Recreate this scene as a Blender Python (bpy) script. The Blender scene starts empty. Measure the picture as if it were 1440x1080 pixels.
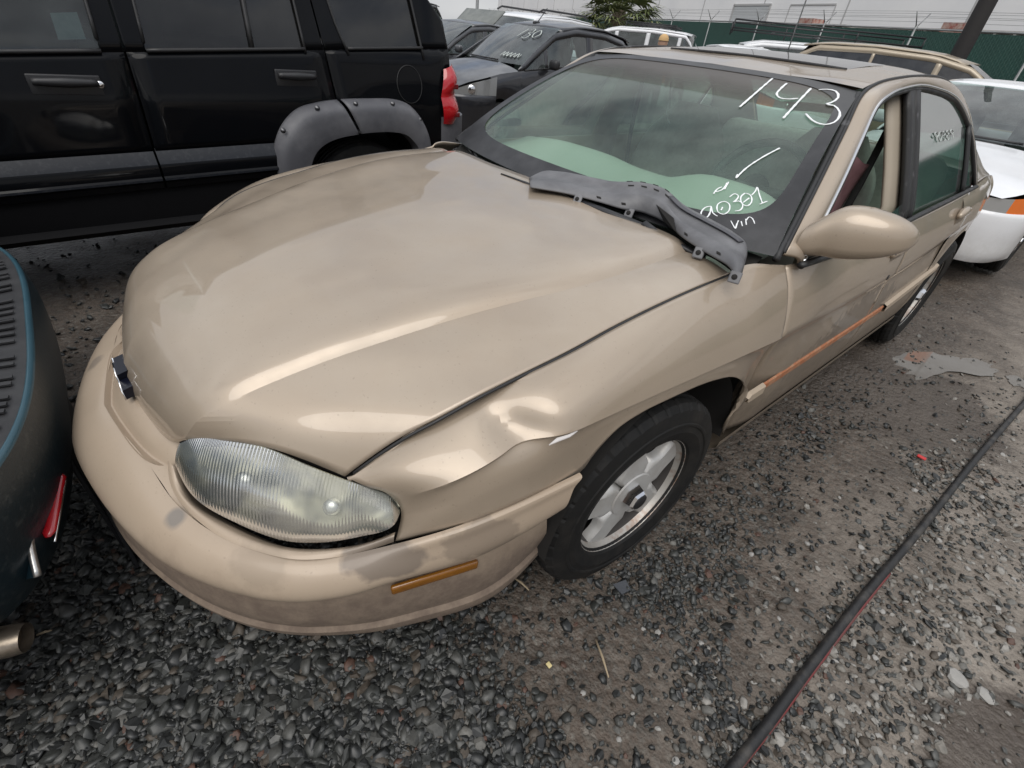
import bpy, bmesh, math, random
import numpy as np
from mathutils import Vector, Matrix, Euler
random.seed(7); rng = np.random.default_rng(11)
R_ = math.radians
scene = bpy.context.scene
col = scene.collection

# ------------------------------------------------------------------ camera
CAM = np.array([1.2663, -0.9403, 1.3767]); YAW, PITCH, ROLL, FPX = -0.8158, 0.6353, -0.1182, 672.56
def cam_axes():
    f = np.array([math.sin(YAW)*math.cos(PITCH), math.cos(YAW)*math.cos(PITCH), -math.sin(PITCH)])
    rt = np.array([math.cos(YAW), -math.sin(YAW), 0.0]); dn = np.cross(f, rt)
    c, s = math.cos(ROLL), math.sin(ROLL)
    return np.array([c*rt+s*dn, -s*rt+c*dn, f])
AX = cam_axes()
cd = bpy.data.cameras.new('camera'); cam = bpy.data.objects.new('camera', cd); col.objects.link(cam)
cd.sensor_width = 36.0; cd.lens = FPX/1440*36; cd.clip_start = 0.02; cd.clip_end = 3000
M = Matrix(((AX[0][0], -AX[1][0], -AX[2][0], CAM[0]), (AX[0][1], -AX[1][1], -AX[2][1], CAM[1]),
            (AX[0][2], -AX[1][2], -AX[2][2], CAM[2]), (0, 0, 0, 1)))
cam.matrix_world = M; scene.camera = cam

# ------------------------------------------------------------------ sky, sun, exposure
SUN_EL, SUN_AZ = R_(55), R_(150)       # azimuth measured from +Y towards +X
world = bpy.data.worlds.new('World'); scene.world = world; world.use_nodes = True
nt = world.node_tree; nt.nodes.clear()
def N(t, **kw):
    n = nt.nodes.new(t)
    for k, v in kw.items(): setattr(n, k, v)
    return n
out = N('ShaderNodeOutputWorld'); bg = N('ShaderNodeBackground'); bg.inputs[1].default_value = 0.1
sky = N('ShaderNodeTexSky', sky_type='NISHITA'); sky.sun_disc = False
sky.sun_elevation = SUN_EL; sky.sun_rotation = SUN_AZ; sky.dust_density = 2.0
tc = N('ShaderNodeTexCoord'); mp = N('ShaderNodeMapping'); mp.inputs['Scale'].default_value = (1.0, 1.0, 2.6)
n1 = N('ShaderNodeTexNoise'); n1.inputs['Scale'].default_value = 2.1; n1.inputs['Detail'].default_value = 6; n1.inputs['Roughness'].default_value = .55
n1.inputs['Distortion'].default_value = .4
n2 = N('ShaderNodeTexNoise'); n2.inputs['Scale'].default_value = 1.3; n2.inputs['Detail'].default_value = 5
cr = N('ShaderNodeValToRGB'); cr.color_ramp.elements[0].position = .30; cr.color_ramp.elements[1].position = .47
cc = N('ShaderNodeValToRGB'); cc.color_ramp.elements[0].position = .38; cc.color_ramp.elements[1].position = .64
cc.color_ramp.elements[0].color = (4.4, 4.7, 5.3, 1); cc.color_ramp.elements[1].color = (10.0, 10.1, 10.2, 1)
mx = N('ShaderNodeMix', data_type='RGBA')
L = nt.links.new
L(tc.outputs['Generated'], mp.inputs['Vector']); L(mp.outputs[0], n1.inputs['Vector']); L(mp.outputs[0], n2.inputs['Vector'])
L(n1.outputs['Fac'], cr.inputs[0]); L(n2.outputs['Fac'], cc.inputs[0])
# overcast sky: clouds brighter overhead than at the horizon
sx = N('ShaderNodeSeparateXYZ'); L(tc.outputs['Generated'], sx.inputs[0])
mg = N('ShaderNodeMapRange'); L(sx.outputs[2], mg.inputs[0]); mg.inputs[1].default_value = 0.0; mg.inputs[2].default_value = 1.0; mg.inputs[3].default_value = .55; mg.inputs[4].default_value = 1.35
vm = N('ShaderNodeVectorMath', operation='SCALE'); L(cc.outputs[0], vm.inputs[0]); L(mg.outputs[0], vm.inputs['Scale'])
L(cr.outputs[0], mx.inputs['Factor']); L(sky.outputs[0], mx.inputs['A']); L(vm.outputs[0], mx.inputs['B'])
L(mx.outputs['Result'], bg.inputs[0]); L(bg.outputs[0], out.inputs[0])
sd = bpy.data.lights.new('sun', 'SUN'); sd.energy = 1.6; sd.angle = R_(50); sd.color = (1.0, .96, .9)
sun = bpy.data.objects.new('sun', sd); col.objects.link(sun)
sv = Vector((math.sin(SUN_AZ)*math.cos(SUN_EL), math.cos(SUN_AZ)*math.cos(SUN_EL), math.sin(SUN_EL)))
sun.rotation_euler = sv.to_track_quat('Z', 'Y').to_euler(); sun.location = (4, -3, 9)
vs = scene.view_settings; vs.view_transform = 'Standard'; vs.look = 'None'; vs.exposure = 0.22; vs.gamma = 1.0
vs.use_curve_mapping = False
scene.cycles.max_bounces = 8; scene.cycles.transparent_max_bounces = 16
scene.cycles.caustics_reflective = False; scene.cycles.caustics_refractive = False

# ------------------------------------------------------------------ pixel -> point helpers (photo pixels, 1440 x 1080)
def ray(px): return np.array([(px[0]-720)/FPX, (px[1]-540)/FPX, 1.0]) @ AX
def at(px, axis, val):
    d = ray(px); return CAM + d*((val-CAM[axis])/d[axis])
def PX(px, py, x): return at((px, py), 0, x)
def PY(px, py, y): return at((px, py), 1, y)
def PZ(px, py, z): return at((px, py), 2, z)
def PS(px, py, fx, x0=.85):            # point on the vertical side surface x = fx(y, z)
    x = x0
    for _ in range(30):
        p = PX(px, py, x); x = .5*x+.5*fx(p[1], p[2])
    return PX(px, py, x)
def hit(px, py, g, t0=.2, t1=8, n=800):
    d = ray((px, py)); ts = np.linspace(t0, t1, n); v = [g(CAM+t*d) for t in ts]
    for k in range(n-1):
        if (v[k] > 0) != (v[k+1] > 0):
            a, b = ts[k], ts[k+1]
            for _ in range(30):
                m = .5*(a+b)
                if (g(CAM+m*d) > 0) == (v[k] > 0): a = m
                else: b = m
            return CAM+a*d
    return CAM+3*d

# ------------------------------------------------------------------ materials
MATS = {}
def mat(name, color=(.5, .5, .5), rough=.5, metal=0.0, coat=0.0, spec=.5, noise=None, bump=None, rvar=None, coatr=.03, trans=0, emit=None):
    """noise: (scale, colour2, lo, hi[, detail]); bump: (scale, strength, dist); rvar: (scale, r2)"""
    if name in MATS: return MATS[name]
    m = bpy.data.materials.new(name); m.use_nodes = True; MATS[name] = m
    t = m.node_tree; b = t.nodes['Principled BSDF']
    b.inputs['Base Color'].default_value = (*color, 1); b.inputs['Roughness'].default_value = rough
    b.inputs['Metallic'].default_value = metal; b.inputs['Coat Weight'].default_value = coat
    b.inputs['Coat Roughness'].default_value = coatr; b.inputs['Specular IOR Level'].default_value = spec
    if trans: b.inputs['Transmission Weight'].default_value = trans
    if emit: b.inputs['Emission Color'].default_value = (*emit[:3], 1); b.inputs['Emission Strength'].default_value = emit[3]
    tcn = None
    def co():
        nonlocal tcn
        if tcn is None: tcn = t.nodes.new('ShaderNodeTexCoord')
        return tcn.outputs['Object']
    if noise:
        n = t.nodes.new('ShaderNodeTexNoise'); n.inputs['Scale'].default_value = noise[0]
        n.inputs['Detail'].default_value = noise[4] if len(noise) > 4 else 6; n.inputs['Roughness'].default_value = .62
        t.links.new(co(), n.inputs['Vector'])
        r = t.nodes.new('ShaderNodeValToRGB'); r.color_ramp.elements[0].position = noise[2]; r.color_ramp.elements[1].position = noise[3]
        r.color_ramp.elements[0].color = (*color, 1); r.color_ramp.elements[1].color = (*noise[1], 1)
        t.links.new(n.outputs['Fac'], r.inputs[0]); t.links.new(r.outputs[0], b.inputs['Base Color'])
    if rvar:
        n = t.nodes.new('ShaderNodeTexNoise'); n.inputs['Scale'].default_value = rvar[0]; n.inputs['Detail'].default_value = 5
        t.links.new(co(), n.inputs['Vector'])
        mr = t.nodes.new('ShaderNodeMapRange'); mr.inputs[1].default_value = .35; mr.inputs[2].default_value = .65
        mr.inputs[3].default_value = rough; mr.inputs[4].default_value = rvar[1]
        t.links.new(n.outputs['Fac'], mr.inputs[0]); t.links.new(mr.outputs[0], b.inputs['Roughness'])
    if bump:
        n = t.nodes.new('ShaderNodeTexNoise'); n.inputs['Scale'].default_value = bump[0]; n.inputs['Detail'].default_value = 4
        t.links.new(co(), n.inputs['Vector'])
        bp = t.nodes.new('ShaderNodeBump'); bp.inputs['Strength'].default_value = bump[1]; bp.inputs['Distance'].default_value = bump[2]
        t.links.new(n.outputs['Fac'], bp.inputs['Height']); t.links.new(bp.outputs[0], b.inputs['Normal'])
    return m
def glass(name, tint, ior=1.5, rough=0.0, haze=0.0, hazecol=(.6, .6, .6), gloss=1.0, mult=1.3):
    """thin pane: tinted see-through plus mirror by Fresnel plus a little diffuse haze"""
    if name in MATS: return MATS[name]
    m = bpy.data.materials.new(name); m.use_nodes = True; MATS[name] = m
    t = m.node_tree; t.nodes.clear(); o = t.nodes.new('ShaderNodeOutputMaterial')
    tr = t.nodes.new('ShaderNodeBsdfTransparent'); tr.inputs[0].default_value = (*tint, 1)
    gl = t.nodes.new('ShaderNodeBsdfGlossy'); gl.inputs['Roughness'].default_value = rough; gl.inputs[0].default_value = (gloss, gloss, gloss, 1)
    fr = t.nodes.new('ShaderNodeFresnel'); fr.inputs[0].default_value = ior
    mr = t.nodes.new('ShaderNodeMath'); mr.operation = 'MULTIPLY'; mr.inputs[1].default_value = mult; mr.use_clamp = True
    m1 = t.nodes.new('ShaderNodeMixShader'); m2 = t.nodes.new('ShaderNodeMixShader')
    df = t.nodes.new('ShaderNodeBsdfDiffuse'); df.inputs[0].default_value = (*hazecol, 1)
    t.links.new(fr.outputs[0], mr.inputs[0])
    if haze > 0:
        tcx = t.nodes.new('ShaderNodeTexCoord'); n = t.nodes.new('ShaderNodeTexNoise'); n.inputs['Scale'].default_value = 4; n.inputs['Detail'].default_value = 8
        n.inputs['Roughness'].default_value = .65
        t.links.new(tcx.outputs['Object'], n.inputs['Vector'])
        q = t.nodes.new('ShaderNodeMapRange'); q.inputs[1].default_value = .3; q.inputs[2].default_value = .75; q.inputs[3].default_value = haze*.3; q.inputs[4].default_value = haze*1.7
        t.links.new(n.outputs['Fac'], q.inputs[0]); t.links.new(q.outputs[0], m2.inputs[0])
    else: m2.inputs[0].default_value = 0
    t.links.new(tr.outputs[0], m2.inputs[1]); t.links.new(df.outputs[0], m2.inputs[2])
    t.links.new(mr.outputs[0], m1.inputs[0]); t.links.new(m2.outputs[0], m1.inputs[1]); t.links.new(gl.outputs[0], m1.inputs[2])
    t.links.new(m1.outputs[0], o.inputs[0])
    return m

# ------------------------------------------------------------------ mesh helpers
def link(o, parent=None, label=None, cat=None, group=None, kind=None):
    col.objects.link(o)
    if parent is not None: o.parent = parent
    if label: o['label'] = label
    if cat: o['category'] = cat
    if group: o['group'] = group
    if kind: o['kind'] = kind
    return o
def empty(name, loc=(0, 0, 0), rz=0, label=None, cat=None, group=None, rot=None):
    o = bpy.data.objects.new(name, None); o.location = loc; o.rotation_euler = rot if rot else (0, 0, rz)
    o.empty_display_size = .1
    return link(o, None, label, cat, group)
def mesh(name, v, f, m, parent=None, smooth=True, solid=0, label=None, cat=None, group=None, kind=None, loc=None, sharp=None, bevel=0):
    me = bpy.data.meshes.new(name); me.from_pydata([tuple(map(float, p)) for p in v], [], [tuple(map(int, q)) for q in f]); me.update()
    if isinstance(m, (list, tuple)):
        for x in m: me.materials.append(x)
    else: me.materials.append(m)
    me.polygons.foreach_set('use_smooth', [bool(smooth)]*len(me.polygons))
    o = bpy.data.objects.new(name, me); link(o, parent, label, cat, group, kind)
    if loc is not None: o.location = loc
    if sharp is not None: me.set_sharp_from_angle(angle=R_(sharp))
    if solid:
        s = o.modifiers.new('solid', 'SOLIDIFY'); s.thickness = abs(solid); s.offset = -1 if solid > 0 else 1
    if bevel:
        bv = o.modifiers.new('bevel', 'BEVEL'); bv.width = bevel; bv.segments = 2; bv.limit_method = 'ANGLE'; bv.angle_limit = R_(35)
    return o
def cr_(pts, n, closed=False, kd=None):
    """smooth curve through pts (chord-length Catmull-Rom), n samples"""
    P = np.array(pts, float)
    if len(P) == 1: return np.repeat(P, n, 0)
    if closed: P = np.vstack([P, P[:1]])
    d = np.sqrt((np.diff(P, axis=0)**2).sum(1))**.75+1e-9
    if kd is not None: d = np.array(kd, float)
    t = np.r_[0, np.cumsum(d)]
    m = np.zeros_like(P)
    if len(P) > 2:
        m[1:-1] = ((P[1:-1]-P[:-2])/(d[:-1, None])*d[1:, None]+(P[2:]-P[1:-1])/d[1:, None]*d[:-1, None])/(d[:-1]+d[1:])[:, None]
    if closed:
        m[0] = m[-1] = ((P[0]-P[-2])/d[-1]*d[0]+(P[1]-P[0])/d[0]*d[-1])/(d[0]+d[-1])
    elif len(P) > 2:
        m[0] = 1.5*(P[1]-P[0])/d[0]-.5*m[1]; m[-1] = 1.5*(P[-1]-P[-2])/d[-1]-.5*m[-2]
    else: m[:] = (P[1]-P[0])/d[0]
    s = np.linspace(0, t[-1], n+1 if closed else n); k = np.clip(np.searchsorted(t, s, 'right')-1, 0, len(d)-1)
    u = ((s-t[k])/d[k])[:, None]; h = d[k][:, None]
    o = (2*u**3-3*u**2+1)*P[k]+(u**3-2*u**2+u)*h*m[k]+(-2*u**3+3*u**2)*P[k+1]+(u**3-u**2)*h*m[k+1]
    return o[:-1] if closed else o
def lin(pts, n):
    P = np.array(pts, float); d = np.sqrt((np.diff(P, axis=0)**2).sum(1)); t = np.r_[0, np.cumsum(d)]
    s = np.linspace(0, t[-1], n); return np.stack([np.interp(s, t, P[:, i]) for i in range(P.shape[1])], 1)
def gridf(m, n, cu=False, cv=False, off=0, flip=False):
    F = []
    for i in range(m if cu else m-1):
        for j in range(n if cv else n-1):
            a, b, c, d = i*n+j, i*n+(j+1) % n, ((i+1) % m)*n+(j+1) % n, ((i+1) % m)*n+j
            F.append((a+off, d+off, c+off, b+off) if flip else (a+off, b+off, c+off, d+off))
    return F
def loft(curves, n, m, breaks=()):
    """curves: list of point lists; each resampled to n, then smooth across to about m rows; breaks: curve indices kept as creases"""
    C = np.array([cr_(c, n) for c in curves]); K = len(C)
    cuts = sorted({0, K-1, *breaks}); rows = []
    for a, b in zip(cuts[:-1], cuts[1:]):
        k = max(2, int(round(m*(b-a)/(K-1)))+1)
        seg = np.stack([cr_(C[a:b+1, j], k) for j in range(n)], 1)
        rows.append(seg if not rows else seg[1:])
    return np.concatenate(rows)
def loftc(cols, m):
    """smooth across columns that keep their own points, shared knots"""
    P = np.array([[np.array(p, float) for p in c] for c in cols]); kd = np.sqrt((np.diff(P, axis=0)**2).sum(2)).mean(1)**.8+1e-6
    return np.stack([cr_(P[:, j], m, kd=kd) for j in range(P.shape[1])], 1)
def patch(name, G, m, parent=None, flip=False, **kw):
    a, b = G.shape[:2]
    return mesh(name, G.reshape(-1, 3), gridf(a, b, flip=flip), m, parent, **kw)
def mir(G): H = np.array(G, float).copy(); H[..., 0] *= -1; return H
class MB:
    def __init__(s): s.v = []; s.f = []; s.mi = []
    def add(s, v, f, k=0):
        o = len(s.v); s.v += [tuple(p) for p in v]; s.f += [tuple(i+o for i in q) for q in f]; s.mi += [k]*len(f); return s
    def box(s, c, sz, R=None, k=0):
        c = np.array(c, float); h = np.array(sz, float)/2
        v = np.array([(x, y, z) for x in (-1, 1) for y in (-1, 1) for z in (-1, 1)])*h
        if R is not None: v = v @ np.array(R).T
        return s.add(v+c, [(0, 1, 3, 2), (4, 6, 7, 5), (0, 4, 5, 1), (2, 3, 7, 6), (0, 2, 6, 4), (1, 5, 7, 3)], k)
    def tube(s, pts, r, seg=8, closed=False, cap=True, k=0, up=(0, 0, 1), flat=1.0):
        P = np.array(pts, float); n = len(P); r = np.broadcast_to(np.array(r, float), (n,))
        T = np.gradient(P, axis=0) if not closed else np.roll(P, -1, 0)-np.roll(P, 1, 0)
        T /= np.linalg.norm(T, axis=1)[:, None]+1e-12
        U = np.array(up, float); rings = []
        for i in range(n):
            a = np.cross(T[i], U)
            if np.linalg.norm(a) < 1e-3: a = np.cross(T[i], (1, 0, 0.1))
            a /= np.linalg.norm(a); b = np.cross(a, T[i])
            th = np.linspace(0, 2*np.pi, seg, endpoint=False)
            rings.append(P[i]+r[i]*(np.cos(th)[:, None]*a+np.sin(th)[:, None]*b*flat))
        f = gridf(n, seg, cu=closed, cv=True, flip=True)
        if cap and not closed: f += [tuple(range(seg)), tuple(range((n-1)*seg, n*seg))[::-1]]
        return s.add(np.concatenate(rings), f, k)
    def rev(s, prof, seg=48, axis='x', c=(0, 0, 0), k=0, closed=False):
        """prof: (axial, radius)"""
        th = np.linspace(0, 2*np.pi, seg, endpoint=False); v = []
        for a, r in prof:
            ring = np.stack([np.full(seg, a), r*np.cos(th), r*np.sin(th)], 1)
            if axis == 'z': ring = ring[:, [1, 2, 0]]
            if axis == 'y': ring = ring[:, [2, 0, 1]]
            v.append(ring+np.array(c))
        return s.add(np.concatenate(v), gridf(len(prof), seg, cu=closed, cv=True), k)
    def prism(s, poly, d, k=0):
        """poly: 3D loop, d: extrusion vector"""
        P = np.array(poly, float); n = len(P); d = np.array(d, float)
        return s.add(np.vstack([P, P+d]), [tuple(range(n))[::-1], tuple(range(n, 2*n))]+[(i, (i+1) % n, n+(i+1) % n, n+i) for i in range(n)], k)
    def build(s, name, m, parent=None, **kw):
        o = mesh(name, s.v, s.f, m, parent, **kw)
        if isinstance(m, (list, tuple)): o.data.polygons.foreach_set('material_index', s.mi)
        return o
def fixn(o):
    bm = bmesh.new(); bm.from_mesh(o.data); bmesh.ops.recalc_face_normals(bm, faces=bm.faces); bm.to_mesh(o.data); bm.free(); return o
def rbox(name, c, sz, bev, m, parent=None, rot=None, seg=3, sub=0, **kw):
    bm = bmesh.new(); bmesh.ops.create_cube(bm, size=1); bmesh.ops.scale(bm, vec=sz, verts=bm.verts)
    bmesh.ops.bevel(bm, geom=bm.edges[:], offset=bev, segments=seg, profile=.5, affect='EDGES')
    if rot is not None: bmesh.ops.rotate(bm, cent=(0, 0, 0), matrix=Euler(rot).to_matrix(), verts=bm.verts)
    bmesh.ops.translate(bm, vec=c, verts=bm.verts)
    me = bpy.data.meshes.new(name); bm.to_mesh(me); bm.free(); me.materials.append(m)
    me.polygons.foreach_set('use_smooth', [True]*len(me.polygons))
    me.set_sharp_from_angle(angle=R_(50))
    o = bpy.data.objects.new(name, me)
    return link(o, parent, kw.get('label'), kw.get('cat'), kw.get('group'), kw.get('kind'))
def strokes(name, lines, proj, r, m, parent, n=24, **kw):
    b = MB()
    for ln in lines:
        P2 = cr_(ln, n) if len(ln) > 2 else lin(ln, 8)
        b.tube([proj(*p) for p in P2], r*(.75+.5*rng.random(len(P2))), 6, flat=.5)
    return b.build(name, m, parent, **kw)
# ------------------------------------------------------------------ shared materials
M_black = mat('black_plastic', (.018, .018, .02), .45, bump=(300, .08, .002))
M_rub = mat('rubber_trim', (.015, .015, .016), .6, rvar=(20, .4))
M_void = mat('dark_underside', (.012, .011, .01), .9)
M_chrome = mat('chrome', (.75, .75, .76), .12, 1.0)
M_alu = mat('alloy', (.56, .555, .54), .42, .3, noise=(9, (.44, .42, .39), .45, .7))
M_rust = mat('rusty_rim', (.42, .40, .37), .4, .4, noise=(14, (.26, .15, .10), .52, .68))
M_tyre = mat('tyre_rubber', (.011, .011, .011), .68, spec=.25, noise=(14, (.024, .022, .02), .45, .75), bump=(90, .15, .003), rvar=(6, .55))
M_white_mark = mat('white_marker', (.85, .87, .88), .6)
M_grey_pl = mat('grey_cowl_plastic', (.10, .10, .106), .5, noise=(7, (.165, .165, .172), .4, .65), bump=(180, .12, .002))
M_amber = mat('amber_lens', (.26, .10, .006), .15, coat=.8, noise=(9, (.14, .05, .004), .4, .7))
M_red = mat('red_lens', (.42, .006, .012), .12, coat=1.0)
M_orange = mat('orange_lens', (.75, .17, .02), .15, coat=.6)
M_silver = mat('headlamp_bowl', (.75, .76, .76), .25, .85)

def paint(name, base, metal=.3, rough=.36, coat=.9, dust=(.5, .44, .37), dustamt=.35, lowdirt=None, dscale=3.0, coatr=.05, flake=True, stain=None):
    """car paint with dust, fine specks and, optionally, splash dirt whose edge wanders about a height"""
    if name in MATS: return MATS[name]
    m = mat(name, base, rough, metal, coat, coatr=coatr); t = m.node_tree; b = t.nodes['Principled BSDF']; K = t.links.new
    tcn = t.nodes.new('ShaderNodeTexCoord')
    def noise(sc, det=6, rg=.6):
        n = t.nodes.new('ShaderNodeTexNoise'); n.inputs['Scale'].default_value = sc; n.inputs['Detail'].default_value = det; n.inputs['Roughness'].default_value = rg
        K(tcn.outputs['Object'], n.inputs['Vector']); return n.outputs['Fac']
    def rng_(s, a, b_, c, d):
        r = t.nodes.new('ShaderNodeMapRange'); K(s, r.inputs[0])
        for i, v in enumerate((a, b_, c, d)): r.inputs[i+1].default_value = v
        return r.outputs[0]
    def mixc(f, A, B):
        x = t.nodes.new('ShaderNodeMix'); x.data_type = 'RGBA'; K(f, x.inputs['Factor'])
        for s, v in (('A', A), ('B', B)):
            if isinstance(v, tuple): x.inputs[s].default_value = (*v, 1)
            else: K(v, x.inputs[s])
        return x.outputs['Result']
    f1 = rng_(noise(dscale, 8, .65), .42, .72, 0, dustamt)
    c = mixc(f1, base, dust)
    f2 = rng_(noise(160, 3, .5), .66, .74, 0, .35)
    c = mixc(f2, c, tuple(.45*x for x in base))
    rr = rng_(noise(dscale*1.7, 7), .35, .7, rough, min(1, rough+.18))
    cw = rng_(noise(dscale*1.7, 7), .35, .75, coat, coat*.75)
    if lowdirt:
        z0, z1, dcol, amt = lowdirt
        sp = t.nodes.new('ShaderNodeSeparateXYZ'); K(tcn.outputs['Object'], sp.inputs[0])
        ad = t.nodes.new('ShaderNodeMath'); ad.operation = 'MULTIPLY_ADD'; ad.inputs[1].default_value = -.16
        K(noise(7, 8, .7), ad.inputs[0]); K(sp.outputs[2], ad.inputs[2])
        f3 = rng_(ad.outputs[0], z0-.08, z1-.08, amt, 0)
        mu = t.nodes.new('ShaderNodeMath'); mu.operation = 'MULTIPLY'; K(f3, mu.inputs[0]); K(rng_(noise(22, 8, .75), .3, .6, .6, 1), mu.inputs[1])
        c = mixc(mu.outputs[0], c, dcol)
        r2 = t.nodes.new('ShaderNodeMix'); K(mu.outputs[0], r2.inputs[0]); K(rr, r2.inputs[2]); r2.inputs[3].default_value = .85; rr = r2.outputs[0]
        r3 = t.nodes.new('ShaderNodeMix'); K(mu.outputs[0], r3.inputs[0]); K(cw, r3.inputs[2]); r3.inputs[3].default_value = .0; cw = r3.outputs[0]
    K(c, b.inputs['Base Color']); K(rr, b.inputs['Roughness']); K(cw, b.inputs['Coat Weight'])
    return m
TAN = (.382, .310, .236)
P_hood = paint('tan_paint_hood', TAN, .35, .36, 1.0, (.43, .36, .28), .45, None, 4.0, coatr=.03)
P_body = paint('tan_paint_body', TAN, .35, .36, .9, (.42, .35, .27), .3, (.40, .66, (.15, .12, .09), .8), 3.0)
P_bump = paint('tan_paint_bumper', (.40, .318, .238), .12, .46, .45, (.36, .275, .2), .5, (.40, .50, (.135, .10, .078), .92), 3.5, coatr=.16)

def stain(m, spots):
    """scuffs and grime: (centre, radius, colour, amount, edge wobble)"""
    t = m.node_tree; b_ = t.nodes['Principled BSDF']; K = t.links.new; tcn = next(n for n in t.nodes if n.type == 'TEX_COORD')
    for c_, r_, colr, amt, wob, st in spots:
        mp_ = t.nodes.new('ShaderNodeMapping'); mp_.inputs['Scale'].default_value = st; mp_.inputs['Location'].default_value = tuple(-a*b2 for a, b2 in zip(c_, st)); K(tcn.outputs['Object'], mp_.inputs['Vector'])
        ln = t.nodes.new('ShaderNodeVectorMath'); ln.operation = 'LENGTH'; K(mp_.outputs[0], ln.inputs[0])
        n = t.nodes.new('ShaderNodeTexNoise'); n.inputs['Scale'].default_value = 22; n.inputs['Detail'].default_value = 6; K(tcn.outputs['Object'], n.inputs['Vector'])
        a_ = t.nodes.new('ShaderNodeMath'); a_.operation = 'MULTIPLY_ADD'; K(n.outputs['Fac'], a_.inputs[0]); a_.inputs[1].default_value = wob; K(ln.outputs['Value'], a_.inputs[2])
        q = t.nodes.new('ShaderNodeMapRange'); K(a_.outputs[0], q.inputs[0]); q.inputs[1].default_value = r_+wob*.5-.006; q.inputs[2].default_value = r_+wob*.5+.006; q.inputs[3].default_value = amt; q.inputs[4].default_value = 0
        old = b_.inputs['Base Color'].links[0].from_socket; x = t.nodes.new('ShaderNodeMix'); x.data_type = 'RGBA'; K(q.outputs[0], x.inputs['Factor']); K(old, x.inputs['A']); x.inputs['B'].default_value = (*colr, 1); K(x.outputs['Result'], b_.inputs['Base Color'])
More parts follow.
